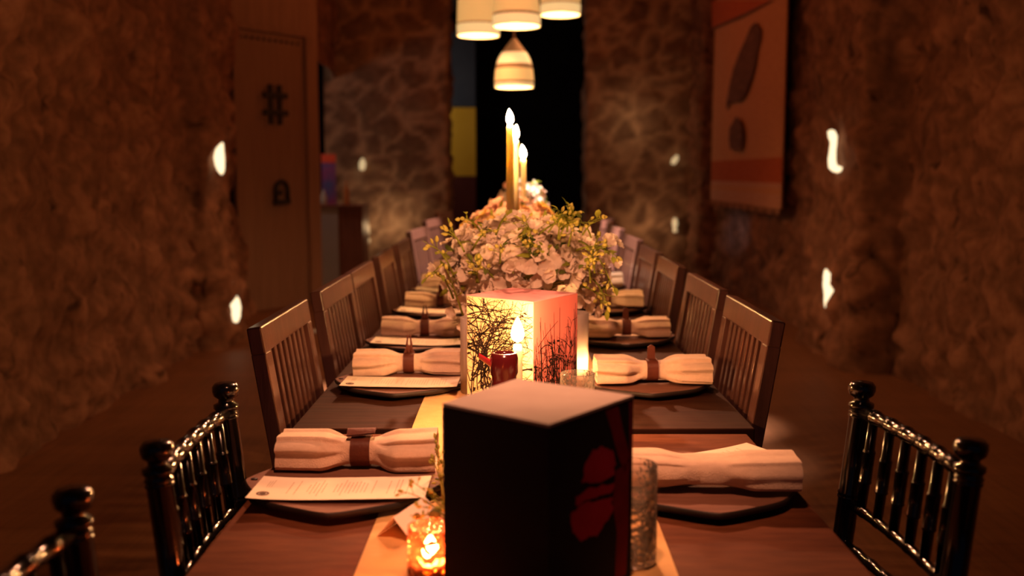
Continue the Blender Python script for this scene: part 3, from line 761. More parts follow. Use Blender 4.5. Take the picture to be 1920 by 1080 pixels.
def bamboo(pts, r, rings, n=10):
    """points for a turned bamboo rod with rings at the given fractions"""
    a, b = Vector(pts[0]), Vector(pts[1])
    st = {0.0: r, 1.0: r}
    for q in rings:
        for dq, k in ((-0.030, 1.0), (-0.018, 1.11), (-0.008, 1.11), (0.0, 0.98), (0.008, 1.11), (0.018, 1.11), (0.030, 1.0)):
            x = q + dq * 0.6
            if 0 < x < 1: st[x] = r * k
    ks = sorted(st)
    return [a.lerp(b, k) for k in ks], [st[k] for k in ks]
def make_chiavari():
    t = thing('bamboo_chair', '', 'chair', (0, 0, 0), 0, 'glossy black bamboo-style chairs at the near table')
    W = 0.385
    def bx(z): return -0.19 - max(0.0, z - 0.45) * 0.10
    m = MB(); m.box((-0.01, 0, 0.44), (0.38, 0.38, 0.03)); m.build('seat_frame', 'chiavari', t, bevel=0.008)
    m = MB(); m.box((0.0, 0, 0.475), (0.345, 0.345, 0.04)); m.build('seat_pad', 'seat_pad', t, bevel=0.015, seg=3)
    for s in (-1, 1):
        y = s * W / 2
        m = MB()
        p, r = bamboo([(-0.215, y, 0), (bx(0.45), y, 0.46)], 0.0165, [0.3, 0.65]); m.tube(p, r, 12)
        p, r = bamboo([(bx(0.45), y, 0.45), (bx(0.875), y, 0.875)], 0.0185, [0.30, 0.62, 0.97]); m.tube(p, r, 14)
        # finial
        c = Vector((bx(0.875), y, 0.872))
        m.lathe([(0.0185, 0), (0.022, 0.004), (0.022, 0.010), (0.014, 0.014), (0.013, 0.020), (0.021, 0.026), (0.0235, 0.034), (0.0235, 0.042), (0.019, 0.048), (0, 0.049)], 16, c)
        m.build('back_post', 'chiavari', t)
        m = MB(); p, r = bamboo([(0.16, s * 0.165, 0), (0.16, s * 0.165, 0.43)], 0.0165, [0.3, 0.65]); m.tube(p, r, 12); m.build('front_leg', 'chiavari', t)
    for nm, z, r0 in (('top_rail', 0.868, 0.0125), ('middle_rail', 0.700, 0.0095), ('lower_rail', 0.625, 0.0095)):
        m = MB()
        bow = 0.012
        pts, rads = bamboo([(bx(z), -W / 2, z), (bx(z), W / 2, z)], r0, [0.14, 0.28, 0.42, 0.58, 0.72, 0.86], 12)
        pts = [Vector((p.x - bow * (1 - (2 * p.y / W) ** 2), p.y, p.z)) for p in pts]
        m.tube(pts, rads, 12); m.build(nm, 'chiavari', t)
    for k in range(6):
        y = (k - 2.5) * W / 6.6
        off = -0.012 * (1 - (2 * y / W) ** 2)
        m = MB()
        p, r = bamboo([(bx(0.705) + off, y, 0.705), (bx(0.86) + off, y, 0.86)], 0.0085, [0.30, 0.66], 8)
        r = [x * (1 + 0.25 * math.sin(PI * i / (len(r) - 1))) for i, x in enumerate(r)]
        m.tube(p, r, 10); m.build('spindle', 'chiavari', t)
    m = MB()
    for s in (-1, 1):
        m.tube([(-0.20, s * 0.18, 0.22), (0.16, s * 0.165, 0.22)], 0.011, 8); m.tube([(-0.20, s * 0.18, 0.30), (0.16, s * 0.165, 0.30)], 0.011, 8)
    m.tube([(0.16, -0.165, 0.26), (0.16, 0.165, 0.26)], 0.011, 8); m.build('stretcher', 'chiavari', t)
    return t
chi0 = make_chiavari()
TAB = child_table()
chi0.location = (-0.506 + 0.233, 1.552, 0); chi0.rotation_euler = (0, 0, 0.04)
chi0['label'] = 'glossy black bamboo-style chair at the left table edge beside the nearest napkin'
dup(chi0, (-0.520 + 0.233, 0.955, 0), 0.02, 'glossy black bamboo-style chair cut off in the bottom left corner', TAB)
dup(chi0, (0.630 - 0.233, 1.540, 0), PI + 0.05, 'glossy black bamboo-style chair standing alone at the right table edge', TAB)

# ------------------------------------------------------------------ place settings
def make_charger():
    mb = MB(); n = 144
    def rf(a, z): return 1 + 0.085 * (1 - abs(math.sin(2 * a))) ** 1.6 - 0.02 * math.sin(4 * a) ** 2
    R = 0.160
    mb.lathe([(R * 0.70, 0.0), (R * 0.72, 0.006), (R * 0.97, 0.010), (R * 1.0, 0.013), (R * 1.0, 0.0205), (R * 0.985, 0.0220)], n, (0, 0, 0), 1, True, rf, [1, 1, 1, 1, 1])
    mb.lathe([(R * 0.985, 0.0220), (R * 0.90, 0.0215), (R * 0.86, 0.0200), (R * 0.5, 0.0195), (0.0, 0.0195)], n, (0, 0, 0), 0, True, rf)
    mb.disc(R * 0.70, 0.0, n, (0, 0, 0), 1, False, rf)
    for a in (0, PI):
        mb.lathe([(0.006, 0.0), (0.006, 0.0012), (0, 0.0014)], 12, (0.157 * math.cos(a), 0.157 * math.sin(a), 0.0218), 1)
    return mb
def make_napkin(seed, L=0.275, W=0.052, H=0.034, pinch=0.52, pu=0.0):
    """rolled, pleated cloth lying along x, pinched at u=pu"""
    rnd = random.Random(seed)
    mb = MB(); nu, nv = 84, 112
    ph = [rnd.uniform(0, 6.28) for _ in range(8)]
    tw = rnd.uniform(-0.15, 0.15)
    kf = rnd.choice((6, 7, 7, 8))
    e_l, e_r = rnd.uniform(0.94, 1.10), rnd.uniform(0.94, 1.10)
    soft = pinch > 0.7
    def fn(u, v):
        x = (u - 0.5) * L
        d = (u - 0.5 - pu) / 0.5
        ad = abs(d)
        g = smooth01((ad - 0.14) / 0.36)
        k = pinch + (1 - pinch) * g
        endk = (e_l if d < 0 else e_r) ** ad
        a = 2 * PI * v
        cy, sz = math.cos(a), math.sin(a)
        # layered pleats running along the roll
        q = v * kf + ph[0] + 0.12 * math.sin(d * 2.2 + ph[1])
        saw = q - math.floor(q)
        tooth = (saw / 0.82 if saw < 0.82 else (1 - saw) / 0.18) - 0.5
        near_ring = math.exp(-((ad - 0.31) / 0.13) ** 2) * smooth01((ad - 0.13) / 0.08)
        amp = (0.06 if soft else 0.14) * smooth01(g * 2.2)
        rip = 1 + amp * tooth * 1.5
        # hollows opening out of the ring
        rip -= (0.10 if soft else 0.20) * near_ring * max(0.0, math.sin(2 * a + ph[2] + (1.2 if d > 0 else 0))) ** 2
        rip += 0.05 * g * noise.noise(Vector((x * 13 + ph[3], cy * 1.3, sz * 1.3)))
        ry = W * k * endk * rip
        rz = H * (0.74 + 0.26 * k) * (0.82 + 0.18 * g) * endk * rip
        y = math.copysign(abs(cy) ** 0.62, cy) * ry
        z = math.copysign(abs(sz) ** 0.72, sz) * rz
        z = max(z, -H * 0.80)
        return Vector((x, y + (tw * x * 0.3 + 0.005 * math.sin(x * 20 + ph[4])) * g, z + H * 0.80))
    mb.grid(fn, nu, nv)
    # ends with the rolled layers showing
    for u0, sgn in ((0.0, -1), (1.0, 1)):
        def end(u, v, u0=u0, sgn=sgn):
            p = fn(u0, v); c = Vector((p.x, 0, H * 0.8))
            q = c.lerp(p, 1 - u)
            q.x = p.x - sgn * 0.014 * abs(math.sin(u * PI * 2.5)) - sgn * 0.004 * u
            return q
        mb.grid(end, 12, nv)
    # loose outer layer lapped over the front, its hem standing off a little
    u0, u1 = (0.0, 0.38 + pu) if seed % 2 else (0.62 + pu, 1.0)
    if soft: u0, u1 = 0.46, 0.995
    def flap(u, v):
        uu = u0 + u * (u1 - u0)
        p = fn(uu, 0.26 + v * 0.30)
        c = Vector((p.x, 0, H * 0.8))
        return c + (p - c) * (1.035 + 0.05 * v * v)
    mb.grid(flap, 36, 20)
    return mb
def make_ring(h=0.030, W=0.036, H=0.034, tip=0):
    mb = MB()
    n = 36
    def band(off):
        def fn(u, v):
            a = 2 * PI * v
            y = math.copysign(abs(math.cos(a)) ** 0.62, math.cos(a)) * (W + off)
            z = math.copysign(abs(math.sin(a)) ** 0.72, math.sin(a)) * (H + off) + H
            return Vector(((u - 0.5) * h, y, max(z, -0.0005) + 0.0))
        return fn
    mb.grid(band(0.0), 2, n); mb.grid(band(-0.002), 2, n)
    for u in (0, 1):
        mb.grid(lambda a, v, u=u: band(0.0)(u, v).lerp(band(-0.002)(u, v), a), 1, n)
    if tip == 1:      # strap end standing up
        mb.prism([Vector((-0.010, 0.004, 2 * H - 0.001)), Vector((0.010, 0.004, 2 * H - 0.001)), Vector((0.009, 0.004, 2 * H + 0.030)), Vector((0.0, 0.004, 2 * H + 0.036)), Vector((-0.009, 0.004, 2 * H + 0.030))], (0, 0.003, 0))
    elif tip == 2:    # split strap ends
        for s in (-1, 1):
            mb.tube([(s * 0.004, 0.0, 2 * H + 0.000), (s * 0.006, 0.0, 2 * H + 0.02), (s * 0.003, 0.0, 2 * H + 0.046)], [0.005, 0.003, 0.0015], 6)
        mb.prism([Vector((-0.014, -0.004, 2 * H - 0.001)), Vector((0.014, -0.004, 2 * H - 0.001)), Vector((0.006, -0.002, 2 * H + 0.018)), Vector((-0.006, -0.002, 2 * H + 0.018))], (0, 0.004, 0))
    elif tip == 3:    # folded-over wide flap
        def fl(u, v):
            return Vector((-0.024 + v * 0.05, -W * 0.55 + u * W * 1.1, 2 * H + 0.005 + 0.009 * math.sin(PI * u) * (1 - v * 0.5) + 0.005 * v))
        mb.grid(fl, 8, 6); mb.grid(lambda u, v: fl(u, v) - Vector((0, 0, 0.0025)), 8, 6)
    return mb
def make_menu(seed, w=0.285, d=0.115):
    mb = MB()
    def fn(u, v):
        return Vector(((u - 0.5) * w, (v - 0.5) * d, 0.0025 + 0.010 * (2 * u - 1) ** 2 * 0.6 + 0.002 * math.sin(u * 5 + seed)))
    mb.grid(fn, 24, 4); mb.grid(lambda u, v: fn(u, v) - Vector((0, 0, 0.0006)), 24, 4)
    up = Vector((0, 0, 0.0004))
    rnd = random.Random(seed)
    # lines of text run across the short side; small round emblem at the left end
    def strip(u0, u1, v0, v1, mi):
        mb.add([fn(u0, v0) + up, fn(u1, v0) + up, fn(u1, v1) + up, fn(u0, v1) + up], [(0, 1, 2, 3)], mi)
    c = (0.075, 0.22)
    for r0, r1, mi in ((0.0, 0.0055, 2), (0.0070, 0.0105, 2)):
        k = 20
        pts = lambda r: [fn(c[0] + r * math.cos(2 * PI * i / k) / w, c[1] + r * math.sin(2 * PI * i / k) / d) + up for i in range(k)]
        if r0 == 0: mb.poly(pts(r1), mi)
        else:
            a, bb = pts(r0), pts(r1); mb.add(a + bb, [(i, (i + 1) % k, k + (i + 1) % k, k + i) for i in range(k)], mi)
    for i in range(3): strip(0.065 + i * 0.013, 0.069 + i * 0.013, 0.50, 0.50 + rnd.uniform(0.2, 0.35), 1)
    u = 0.20
    while u < 0.90:
        if rnd.random() > 0.22:
            L = rnd.uniform(0.3, 0.7); v = 0.5 - L / 2
            while v < 0.5 + L / 2:
                q = rnd.uniform(0.03, 0.09); strip(u, u + 0.006, v, v + q, 1); v += q + 0.02
        u += 0.022
    return mb
CH = make_charger()
charger_me = None
WHO = {'L': 'left', 'R': 'right'}
SET = [('L', -0.287, 1.650), ('L', -0.284, 2.485), ('L', -0.296, 3.085), ('L', -0.298, 3.785), ('L', -0.298, 4.47), ('L', -0.298, 5.15),
       ('R', 0.315, 1.650), ('R', 0.332, 2.485), ('R', 0.345, 3.175), ('R', 0.350, 3.885), ('R', 0.350, 4.60), ('R', 0.350, 5.30)]
cnt = {'L': 0, 'R': 0}
charger0 = None
menu_me = {}
for s, x, y in SET:
    i = cnt[s]; cnt[s] += 1
    side = WHO[s]
    rz = 0.0 if i == 0 else random.uniform(-0.04, 0.04)
    nm = '%s %s-side place from the camera' % (ORD[i], side)
    if charger0 is None:
        charger0 = CH.build('charger_plate', ['charger', 'charger_edge'], loc=(x, y, 0.75), rz=rz, fixn=True); o = charger0
    else:
        o = charger0.copy(); COL.objects.link(o); o.location = (x, y, 0.75); o.rotation_euler = (0, 0, rz)
    tag(o, 'dark wooden scallop-edged charger at the ' + nm, 'charger plate', 'wooden chargers on the table')
    zt = 0.7725
    if s == 'L':
        m = make_menu(11 + i)
        mo = m.build('menu_card', ['paper', 'ink', 'ink_dark'], loc=(x + 0.003, y - 0.065, zt + 0.0005), rz=-0.01 if i == 0 else random.uniform(-0.03, 0.03), fixn=False)
        tag(mo, 'long cream printed menu card at the ' + nm, 'menu', 'printed menu cards')
        nap_y, nap_rz, pu = y + 0.085, 0.02, (0.02 if i == 0 else 0.0)
    else:
        m = make_menu(31 + i)
        mo = m.build('menu_card', ['paper', 'ink', 'ink_dark'], loc=(x + (0.030 if i == 0 else 0.012), y + (0.085 if i == 0 else 0.028), zt + 0.0005), rz=0.5 if i == 0 else 0.10 + random.uniform(-0.05, 0.05), fixn=False)
        tag(mo, 'cream menu card under the napkin at the ' + nm, 'menu', 'printed menu cards')
        nap_y, nap_rz, pu = (y - 0.036 if i == 0 else y - 0.045), (-0.03 if i == 0 else 0.02), 0.0
    L = 0.28 if i < 2 else 0.27
    nx = x + 0.008
    if s == 'R' and i == 0: L = 0.30; nx = x - 0.0
    m = make_napkin(3 + i + (20 if s == 'R' else 0), L=L, H=0.031 if not (s == 'R' and i == 0) else 0.027, pinch=0.50 if not (s == 'R' and i == 0) else 0.82, pu=pu)
    zn = zt + (0.0005 if s == 'L' else 0.007)
    no = m.build('napkin', 'napkin', loc=(nx, nap_y, zn), rz=nap_rz, fixn=False)
    extra = 'folded beige linen napkin without ring at the ' if (s == 'R' and i == 0) else 'rolled beige linen napkin at the '
    tag(no, extra + nm, 'napkin', 'rolled linen napkins')
    if not (s == 'R' and i == 0):
        m = make_ring(0.034 if i == 0 else 0.028, 0.0305, 0.0258, {('L', 0): 3, ('L', 1): 2, ('L', 2): 2, ('R', 1): 1, ('R', 2): 1}.get((s, i), 1))
        ro = m.build('napkin_ring', 'leather', loc=(nx + pu * L, nap_y, zn - 0.0), rz=nap_rz, fixn=False)
        tag(ro, 'brown leather napkin ring at the ' + nm, 'napkin ring', 'leather napkin rings')

# folded place card
def make_card():
    A, B = Vector((-0.179, 1.422, 0.785)), Vector((-0.141, 1.520, 0.785))
    u = (B - A); n = Vector((u.y, -u.x, 0)).normalized()
    c = (A + B) / 2; c.z = 0.7525
    m = MB()
    for sgn, w in ((-1, 0.028), (1, 0.030)):
        o0, o1 = A + n * sgn * w, B + n * sgn * w
        for p in (o0, o1): p.z = 0.7525
        face = [A, B, o1, o0]
        face = [p - c for p in face]
        nn = (face[1] - face[0]).cross(face[3] - face[0]).normalized() * 0.0006
        m.prism(face, nn)
    tag(m.build('place_card', 'white_card', loc=c), 'small white folded place card standing on the runner behind the red votive', 'place card')
make_card()

# ------------------------------------------------------------------ candles
def flame_mb(h=0.038, r=0.0075):
    m = MB()
    pr = [(0.0, 0)] + [(r * (math.sin(PI * (k / 12) ** 0.62)) ** 0.9 + 1e-5, h * k / 12) for k in range(1, 12)] + [(0.0, h)]
    m.lathe(pr, 12); return m
def taper(x, y, z0, h, r, label, fm='flame', fh=0.040, fr=0.0075, lean=(0, 0)):
    t = thing('taper_candle', label, 'candle', (x, y, z0), 0, 'lit taper candles')
    m = MB(); m.lathe([(0, 0), (r * 1.05, 0), (r, h * 0.5), (r * 0.92, h - 0.006), (r * 0.75, h), (0.0, h - 0.002)], 20); m.build('wax', 'wax', t)
    m = MB(); m.tube([(0, 0, h - 0.003), (0.0005, 0, h + 0.006), (0.0015, 0, h + 0.011)], 0.0009, 6); m.build('wick', 'wick', t)
    m = flame_mb(fh, fr)
    m.v = [(a + lean[0] * (c / fh) ** 2, b_ + lean[1] * (c / fh) ** 2, c) for a, b_, c in m.v]
    f = m.build('flame', fm, t, loc=(0, 0, h + 0.004)); return t
def candlestick(x, y, h, label):
    t = thing('candlestick', label, 'candlestick', (x, y, 0.752), 0, 'brass candlesticks')
    m = MB(); m.lathe([(0, 0), (0.045, 0), (0.045, 0.006), (0.02, 0.014), (0.008, 0.03)], 24); m.build('base', 'brass', t)
    m = MB(); m.lathe([(0.008, 0.028), (0.006, 0.06), (0.009, h * 0.5), (0.006, h * 0.55), (0.006, h - 0.03)], 16); m.build('stem', 'brass', t)
    m = MB(); m.lathe([(0.006, h - 0.032), (0.016, h - 0.022), (0.017, h + 0.01), (0.0135, h + 0.01), (0.0125, h), (0, h)], 20); m.build('cup', 'brass', t)
candlestick(0.006, 2.03, 0.035, 'short brass candlestick standing behind the black lantern box')
taper(0.006, 2.03, 0.787, 0.152, 0.0105, 'lit cream taper candle burning in front of the coral lantern box', 'flame', 0.054, 0.0135)
candlestick(-0.014, 3.10, 0.37, 'brass candlestick of the taller pair, nearer one behind the white flowers')
taper(-0.014, 3.10, 1.122, 0.315, 0.0115, 'tallest lit taper candle rising behind the white flowers, left of its pair', 'flame_far', 0.046, 0.011, (-0.003, 0))
candlestick(0.003, 3.26, 0.37, 'brass candlestick of the taller pair, farther one behind the white flowers')
taper(0.003, 3.26, 1.122, 0.275, 0.0115, 'second tall lit taper candle, just right of the tallest one', 'flame_far', 0.046, 0.011, (0.003, 0))
candlestick(0.034, 3.95, 0.33, 'shorter brass candlestick holding the lowest of the three tall candles')
taper(0.034, 3.95, 1.082, 0.265, 0.0115, 'lowest of the three tall lit tapers, on the right', 'flame_far', 0.05, 0.012, (-0.005, 0))

def tealight(x, y, z, label, r=0.019, fm='flame', wh=0.018, fh=0.034, fr=0.0085):
    t = thing('tealight_candle', label, 'candle', (x, y, z), 0, 'small lit candles in glasses')
    m = MB(); m.lathe([(0, 0), (r, 0), (r, wh), (r * 0.9, wh - 0.001), (0, wh - 0.002)], 24); m.build('wax', 'wax', t)
    m = MB(); m.tube([(0, 0, wh - 0.003), (0.0005, 0, wh + 0.007)], 0.0009, 6); m.build('wick', 'wick', t)
    flame_mb(fh, fr).build('flame', fm, t, loc=(0, 0, wh + 0.002))
def faceted(r, h, n=40, rows=16, amp=0.05, thick=0.0028, skew=1):
    """pressed-glass tumbler wall with alternating facets"""
    m = MB()
    for i in range(rows + 1):
        for j in range(n):
            a = 2 * PI * (j + 0.5 * (i % 2)) / n
            z = 0.004 + (h - 0.004) * i / rows
            top = i >= rows - 2
            rr = r * (1 + (0 if top or i == 0 else amp * (1 if (j + (i // 2 if skew else 0)) % 2 else -0.4)))
            m.v.append((rr * math.cos(a), rr * math.sin(a), z))
    for i in range(rows):
        for j in range(n):
            j2 = (j + 1) % n
            if i % 2 == 0: q = [(i * n + j, i * n + j2, (i + 1) * n + j), (i * n + j2, (i + 1) * n + j2, (i + 1) * n + j)]
            else: q = [(i * n + j, i * n + j2, (i + 1) * n + j2), (i * n + j, (i + 1) * n + j2, (i + 1) * n + j)]
            for f in q: m.f.append(list(f)); m.m.append(0); m.sm.append(False)
    m.lathe([(r, h), (r - thick * 0.5, h + 0.0012), (r - thick, h)], n)
    m.lathe([(r - thick, h), (r - thick, 0.010), (0.0, 0.009)], n)
    m.lathe([(0.0, 0.0), (r * 0.94, 0.0), (r, 0.004)], n)
    return m
tag(faceted(0.0300, 0.073, 34, 10, 0.035).build('votive_glass', 'amber_glass', loc=(-0.112, 1.276, 0.7525), fixn=False), 'amber red faceted votive glass glowing beside the black lantern box', 'votive glass')
tealight(-0.112, 1.276, 0.7625, 'lit candle burning inside the amber red votive glass', 0.024, 'flame_votive', 0.016, 0.034, 0.011)
for (x, y, lab) in ((0.150, 1.290, 'tall cut-glass tumbler standing right of the black lantern box'), (-0.088, 1.665, 'tall cut-glass tumbler half hidden left behind the black lantern box'), (0.126, 1.965, 'cut-glass tumbler whose rim shows right of the coral lantern box')):
    tag(faceted(0.0345, 0.139, 44, 30, 0.018).build('tumbler', 'cut_glass', loc=(x + (0.012 if y < 1.4 else 0), y + (0.045 if y < 1.4 else 0), 0.7525), fixn=False), lab, 'glass', 'cut-glass tumblers')
for (x, y, h, lab, l2) in ((-0.090, 2.425, 0.185, 'tall misted glass cylinder holder left behind the coral lantern box', 'small lit candle inside the left misted glass cylinder'), (0.142, 2.475, 0.190, 'tall misted glass cylinder holder right behind the coral lantern box', 'small lit candle inside the right misted glass cylinder')):
    m = MB(); r = 0.044
    m.lathe([(0, 0), (r, 0), (r, h), (r - 0.0015, h + 0.0015), (r - 0.003, h), (r - 0.003, 0.008), (0, 0.008)], 40)
    tag(m.build('candle_cylinder', 'frosted_glass' if x < 0 else 'hurricane_glass', loc=(x, y, 0.7525)), lab, 'candle holder', 'glass candle cylinders')
    if x > 0: tealight(x, y, 0.7615, l2, 0.020, 'flame', 0.05, 0.034, 0.009)

# ------------------------------------------------------------------ lantern boxes
def strokes(mb, to3, nrm, items, mi):
    """flat printed strokes: items = (list of 2-D pts, half width start, half width end)"""
    off = nrm * 0.0004
    for pts, w0, w1 in items:
        n = len(pts)
        vs = []
        for i, p in enumerate(pts):
            q0, q1 = pts[max(0, i - 1)], pts[min(n - 1, i + 1)]
            d = (q1[0] - q0[0], q1[1] - q0[1]); L = math.hypot(*d) or 1e-9
            w = w0 + (w1 - w0) * i / (n - 1)
            px, py = -d[1] / L * w, d[0] / L * w
            for s in (1, -1):
                x = min(0.995, max(0.005, p[0] + s * px)); y = min(0.995, max(0.003, p[1] + s * py))
                vs.append(to3(x, y) + off)
        mb.add(vs, [(2 * i, 2 * i + 1, 2 * i + 3, 2 * i + 2) for i in range(n - 1)], mi)
def blobs(mb, to3, nrm, items, mi, k=0):
    off = nrm * (0.0004 + 0.0002 * k)
    for pts in items:
        mb.poly([to3(min(0.995, max(0.005, x)), min(0.995, max(0.005, y))) + off for x, y in pts], mi)
def lantern_box(corners, h):
    """corners: near, right, back, left base XY"""
    c = sum((Vector(p) for p in corners), Vector((0, 0))) / 4
    P = [Vector((p[0] - c.x, p[1] - c.y, 0)) for p in corners]
    return c, P
# near, black
cN, PN = lantern_box([(0.040, 1.131), (0.156, 1.284), (0.003, 1.390), (-0.091, 1.238)], 0.25)
hN = 0.2478
t = thing('lantern_box', 'big black lantern box with dark red print standing nearest on the runner', 'lantern box', (cN.x, cN.y, 0.7525), 0, 'printed lantern boxes')
m = MB()
top = Vector((0, 0, hN - 0.004))
m.add(PN + [p + top for p in PN], [(3, 0, 4, 7), (0, 1, 5, 4), (1, 2, 6, 5), (2, 3, 7, 6), (0, 3, 2, 1), (4, 5, 6, 7)], 0)
near, right, back, left = PN
def fN(x, y): return near.lerp(right, x) + Vector((0, 0, y * (hN - 0.004)))
nR = (right - near).normalized(); nR = Vector((nR.y, -nR.x, 0))
# petal bands of a big bloom, and hanging ribbons at the far edge
def wob(pts, amp=0.012, seed=0, n=5):
    out = []
    for i, p in enumerate(pts):
        q = pts[(i + 1) % len(pts)]
        for k in range(n):
            f = k / n
            out.append((p[0] + (q[0] - p[0]) * f + amp * noise.noise(Vector((i + f, seed, 1.3)) * 2.3) * 1.5, p[1] + (q[1] - p[1]) * f + amp * 0.6 * noise.noise(Vector((i + f, seed, 7.7)) * 2.3) * 1.5))
    return out
blobs(m, fN, nR, [wob([(0.36, 0.66), (0.40, 0.75), (0.50, 0.80), (0.62, 0.80), (0.74, 0.75), (0.78, 0.68), (0.74, 0.62), (0.60, 0.615), (0.46, 0.63)], 0.022, 1),
                  wob([(0.28, 0.60), (0.44, 0.61), (0.62, 0.595), (0.76, 0.575), (0.74, 0.53), (0.58, 0.545), (0.42, 0.555), (0.30, 0.55)], 0.016, 2),
                  wob([(0.25, 0.535), (0.42, 0.54), (0.60, 0.525), (0.74, 0.50), (0.74, 0.42), (0.64, 0.37), (0.55, 0.33), (0.46, 0.36), (0.36, 0.36), (0.27, 0.41), (0.24, 0.48)], 0.022, 3)], 1)
blobs(m, fN, nR, [[(0.64, 0.985), (0.80, 0.985), (0.86, 0.86), (0.955, 0.70), (0.90, 0.60), (0.80, 0.72), (0.72, 0.86)],
                  [(0.78, 0.64), (0.95, 0.66), (0.955, 0.30), (0.93, 0.03), (0.78, 0.03), (0.80, 0.30), (0.74, 0.48)],
                  [(0.94, 0.985), (0.985, 0.985), (0.985, 0.60), (0.965, 0.62)]], 2)
m.build('box_body', ['black_card', 'red_print', 'red_print_dim'], t, fixn=False)
m = MB()
e = 1.004
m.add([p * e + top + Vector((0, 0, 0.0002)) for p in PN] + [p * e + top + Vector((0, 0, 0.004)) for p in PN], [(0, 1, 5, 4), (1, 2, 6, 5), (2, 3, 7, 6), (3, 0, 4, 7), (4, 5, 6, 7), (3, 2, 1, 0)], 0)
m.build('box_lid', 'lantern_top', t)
# far, coral and cream with branch silhouettes
cF, PF = lantern_box([(0.041, 2.166), (0.148, 2.330), (-0.006, 2.440), (-0.111, 2.289)], 0.26)
hF = 0.2575
t = thing('lantern_box', 'coral and cream lantern box printed with black branches in front of the white flowers', 'lantern box', (cF.x, cF.y, 0.7525), 0, 'printed lantern boxes')
m = MB(); top = Vector((0, 0, hF - 0.002))
near, right, back, left = PF
V8 = PF + [p + top for p in PF]
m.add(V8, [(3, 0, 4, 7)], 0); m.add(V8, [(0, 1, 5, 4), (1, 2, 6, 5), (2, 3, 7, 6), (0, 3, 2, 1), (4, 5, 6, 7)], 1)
def fL(x, y): return left.lerp(near, x) + Vector((0, 0, y * (hF - 0.002)))
def fR(x, y): return near.lerp(right, x) + Vector((0, 0, y * (hF - 0.002)))
nL = (near - left).normalized(); nL = Vector((nL.y, -nL.x, 0))
nR = (right - near).normalized(); nR = Vector((nR.y, -nR.x, 0))
rnd = random.Random(5)
def branch(x, y, ang, ln, w, depth, out, curl):
    pts = [(x, y)]
    n = 9
    a = ang
    for k in range(n):
        a += curl / n + rnd.uniform(-0.14, 0.14)
        x += math.cos(a) * ln / n; y += math.sin(a) * ln / n * 0.66
        pts.append((x, y))
        if depth > 0 and k in (2, 4, 6, 8) and rnd.random() < 0.85:
            branch(x, y, a + rnd.choice((-1, 1)) * rnd.uniform(0.4, 1.0), ln * rnd.uniform(0.35, 0.6), w * 0.62, depth - 1, out, rnd.uniform(-1.4, 1.4))
    out.append((pts, w, w * 0.35))
it = []
for k in range(22):
    branch(rnd.uniform(0.0, 0.45), rnd.uniform(0.0, 0.35), rnd.uniform(0.9, 2.0), rnd.uniform(0.7, 1.25), rnd.uniform(0.007, 0.012), 2, it, rnd.uniform(-1.3, 0.9))
for k in range(13):
    branch(rnd.uniform(0.5, 1.0), rnd.uniform(0.0, 0.1), rnd.uniform(1.2, 2.4), rnd.uniform(0.5, 0.8), 0.006, 2, it, rnd.uniform(-1.0, 1.0))
for k in range(9):
    branch(0.0, rnd.uniform(0.5, 0.95), rnd.uniform(-0.3, 0.5), rnd.uniform(0.6, 1.0), 0.006, 2, it, rnd.uniform(-1.2, 0.4))
strokes(m, fL, nL, it, 2)
def leafs(n, xr, yr, s):
    out = []
    for k in range(n):
        x, y = rnd.uniform(*xr), rnd.uniform(*yr); a = rnd.uniform(0, 6.28); L = rnd.uniform(*s); w = L * 0.4
        ca, sa = math.cos(a), math.sin(a)
        out.append([(x + L * px * ca - w * py * sa, y + (L * px * sa + w * py * ca) * 0.66) for px, py in ((-1, 0), (-.4, .8), (.3, .9), (1, 0), (.4, -.7), (-.3, -.9))])
    return out
blobs(m, fL, nL, leafs(34, (0.02, 0.55), (0.05, 0.6), (0.02, 0.05)) + leafs(10, (0.4, 1.0), (0.72, 0.92), (0.02, 0.05)) + leafs(60, (0.02, 0.98), (0.0, 0.30), (0.02, 0.05)), 2, 1)
it = []
for k in range(64):      # grass blades
    x = rnd.uniform(0.02, 0.98); hgt = rnd.uniform(0.25, 0.62) if rnd.random() < 0.6 else rnd.uniform(0.6, 0.93)
    lean = rnd.uniform(-0.16, 0.10)
    it.append(([(x + lean * (q / 8) ** 1.6, hgt * q / 8) for q in range(9)], rnd.uniform(0.006, 0.011), 0.003))
for k in range(16):
    branch(rnd.uniform(0.0, 1.0), rnd.uniform(0.0, 0.3), rnd.uniform(1.2, 1.9), rnd.uniform(0.3, 0.6), 0.007, 2, it, rnd.uniform(-0.6, 0.6))
strokes(m, fR, nR, it, 2)
strokes(m, fR, nR, [([(0.10 + 0.11 * q, 0.60 + 0.05 * q + 0.01 * math.sin(q)) for q in range(5)], 0.004, 0.002)], 2)
blobs(m, fR, nR, leafs(330, (0.0, 1.0), (0.0, 0.27), (0.02, 0.05)) + leafs(110, (0.0, 1.0), (0.2, 0.45), (0.012, 0.035)) + leafs(8, (0.2, 0.95), (0.45, 0.62), (0.03, 0.06)), 2, 1)
m.build('box_body', ['cream_card', 'coral_card', 'black_print'], t, fixn=False)
m = MB()
m.add([p * 1.003 + top + Vector((0, 0, 0.0002)) for p in PF] + [p * 1.003 + top + Vector((0, 0, 0.002)) for p in PF], [(0, 1, 5, 4), (1, 2, 6, 5), (2, 3, 7, 6), (3, 0, 4, 7), (4, 5, 6, 7), (3, 2, 1, 0)], 0)
m.build('box_lid', 'pink_lid', t)

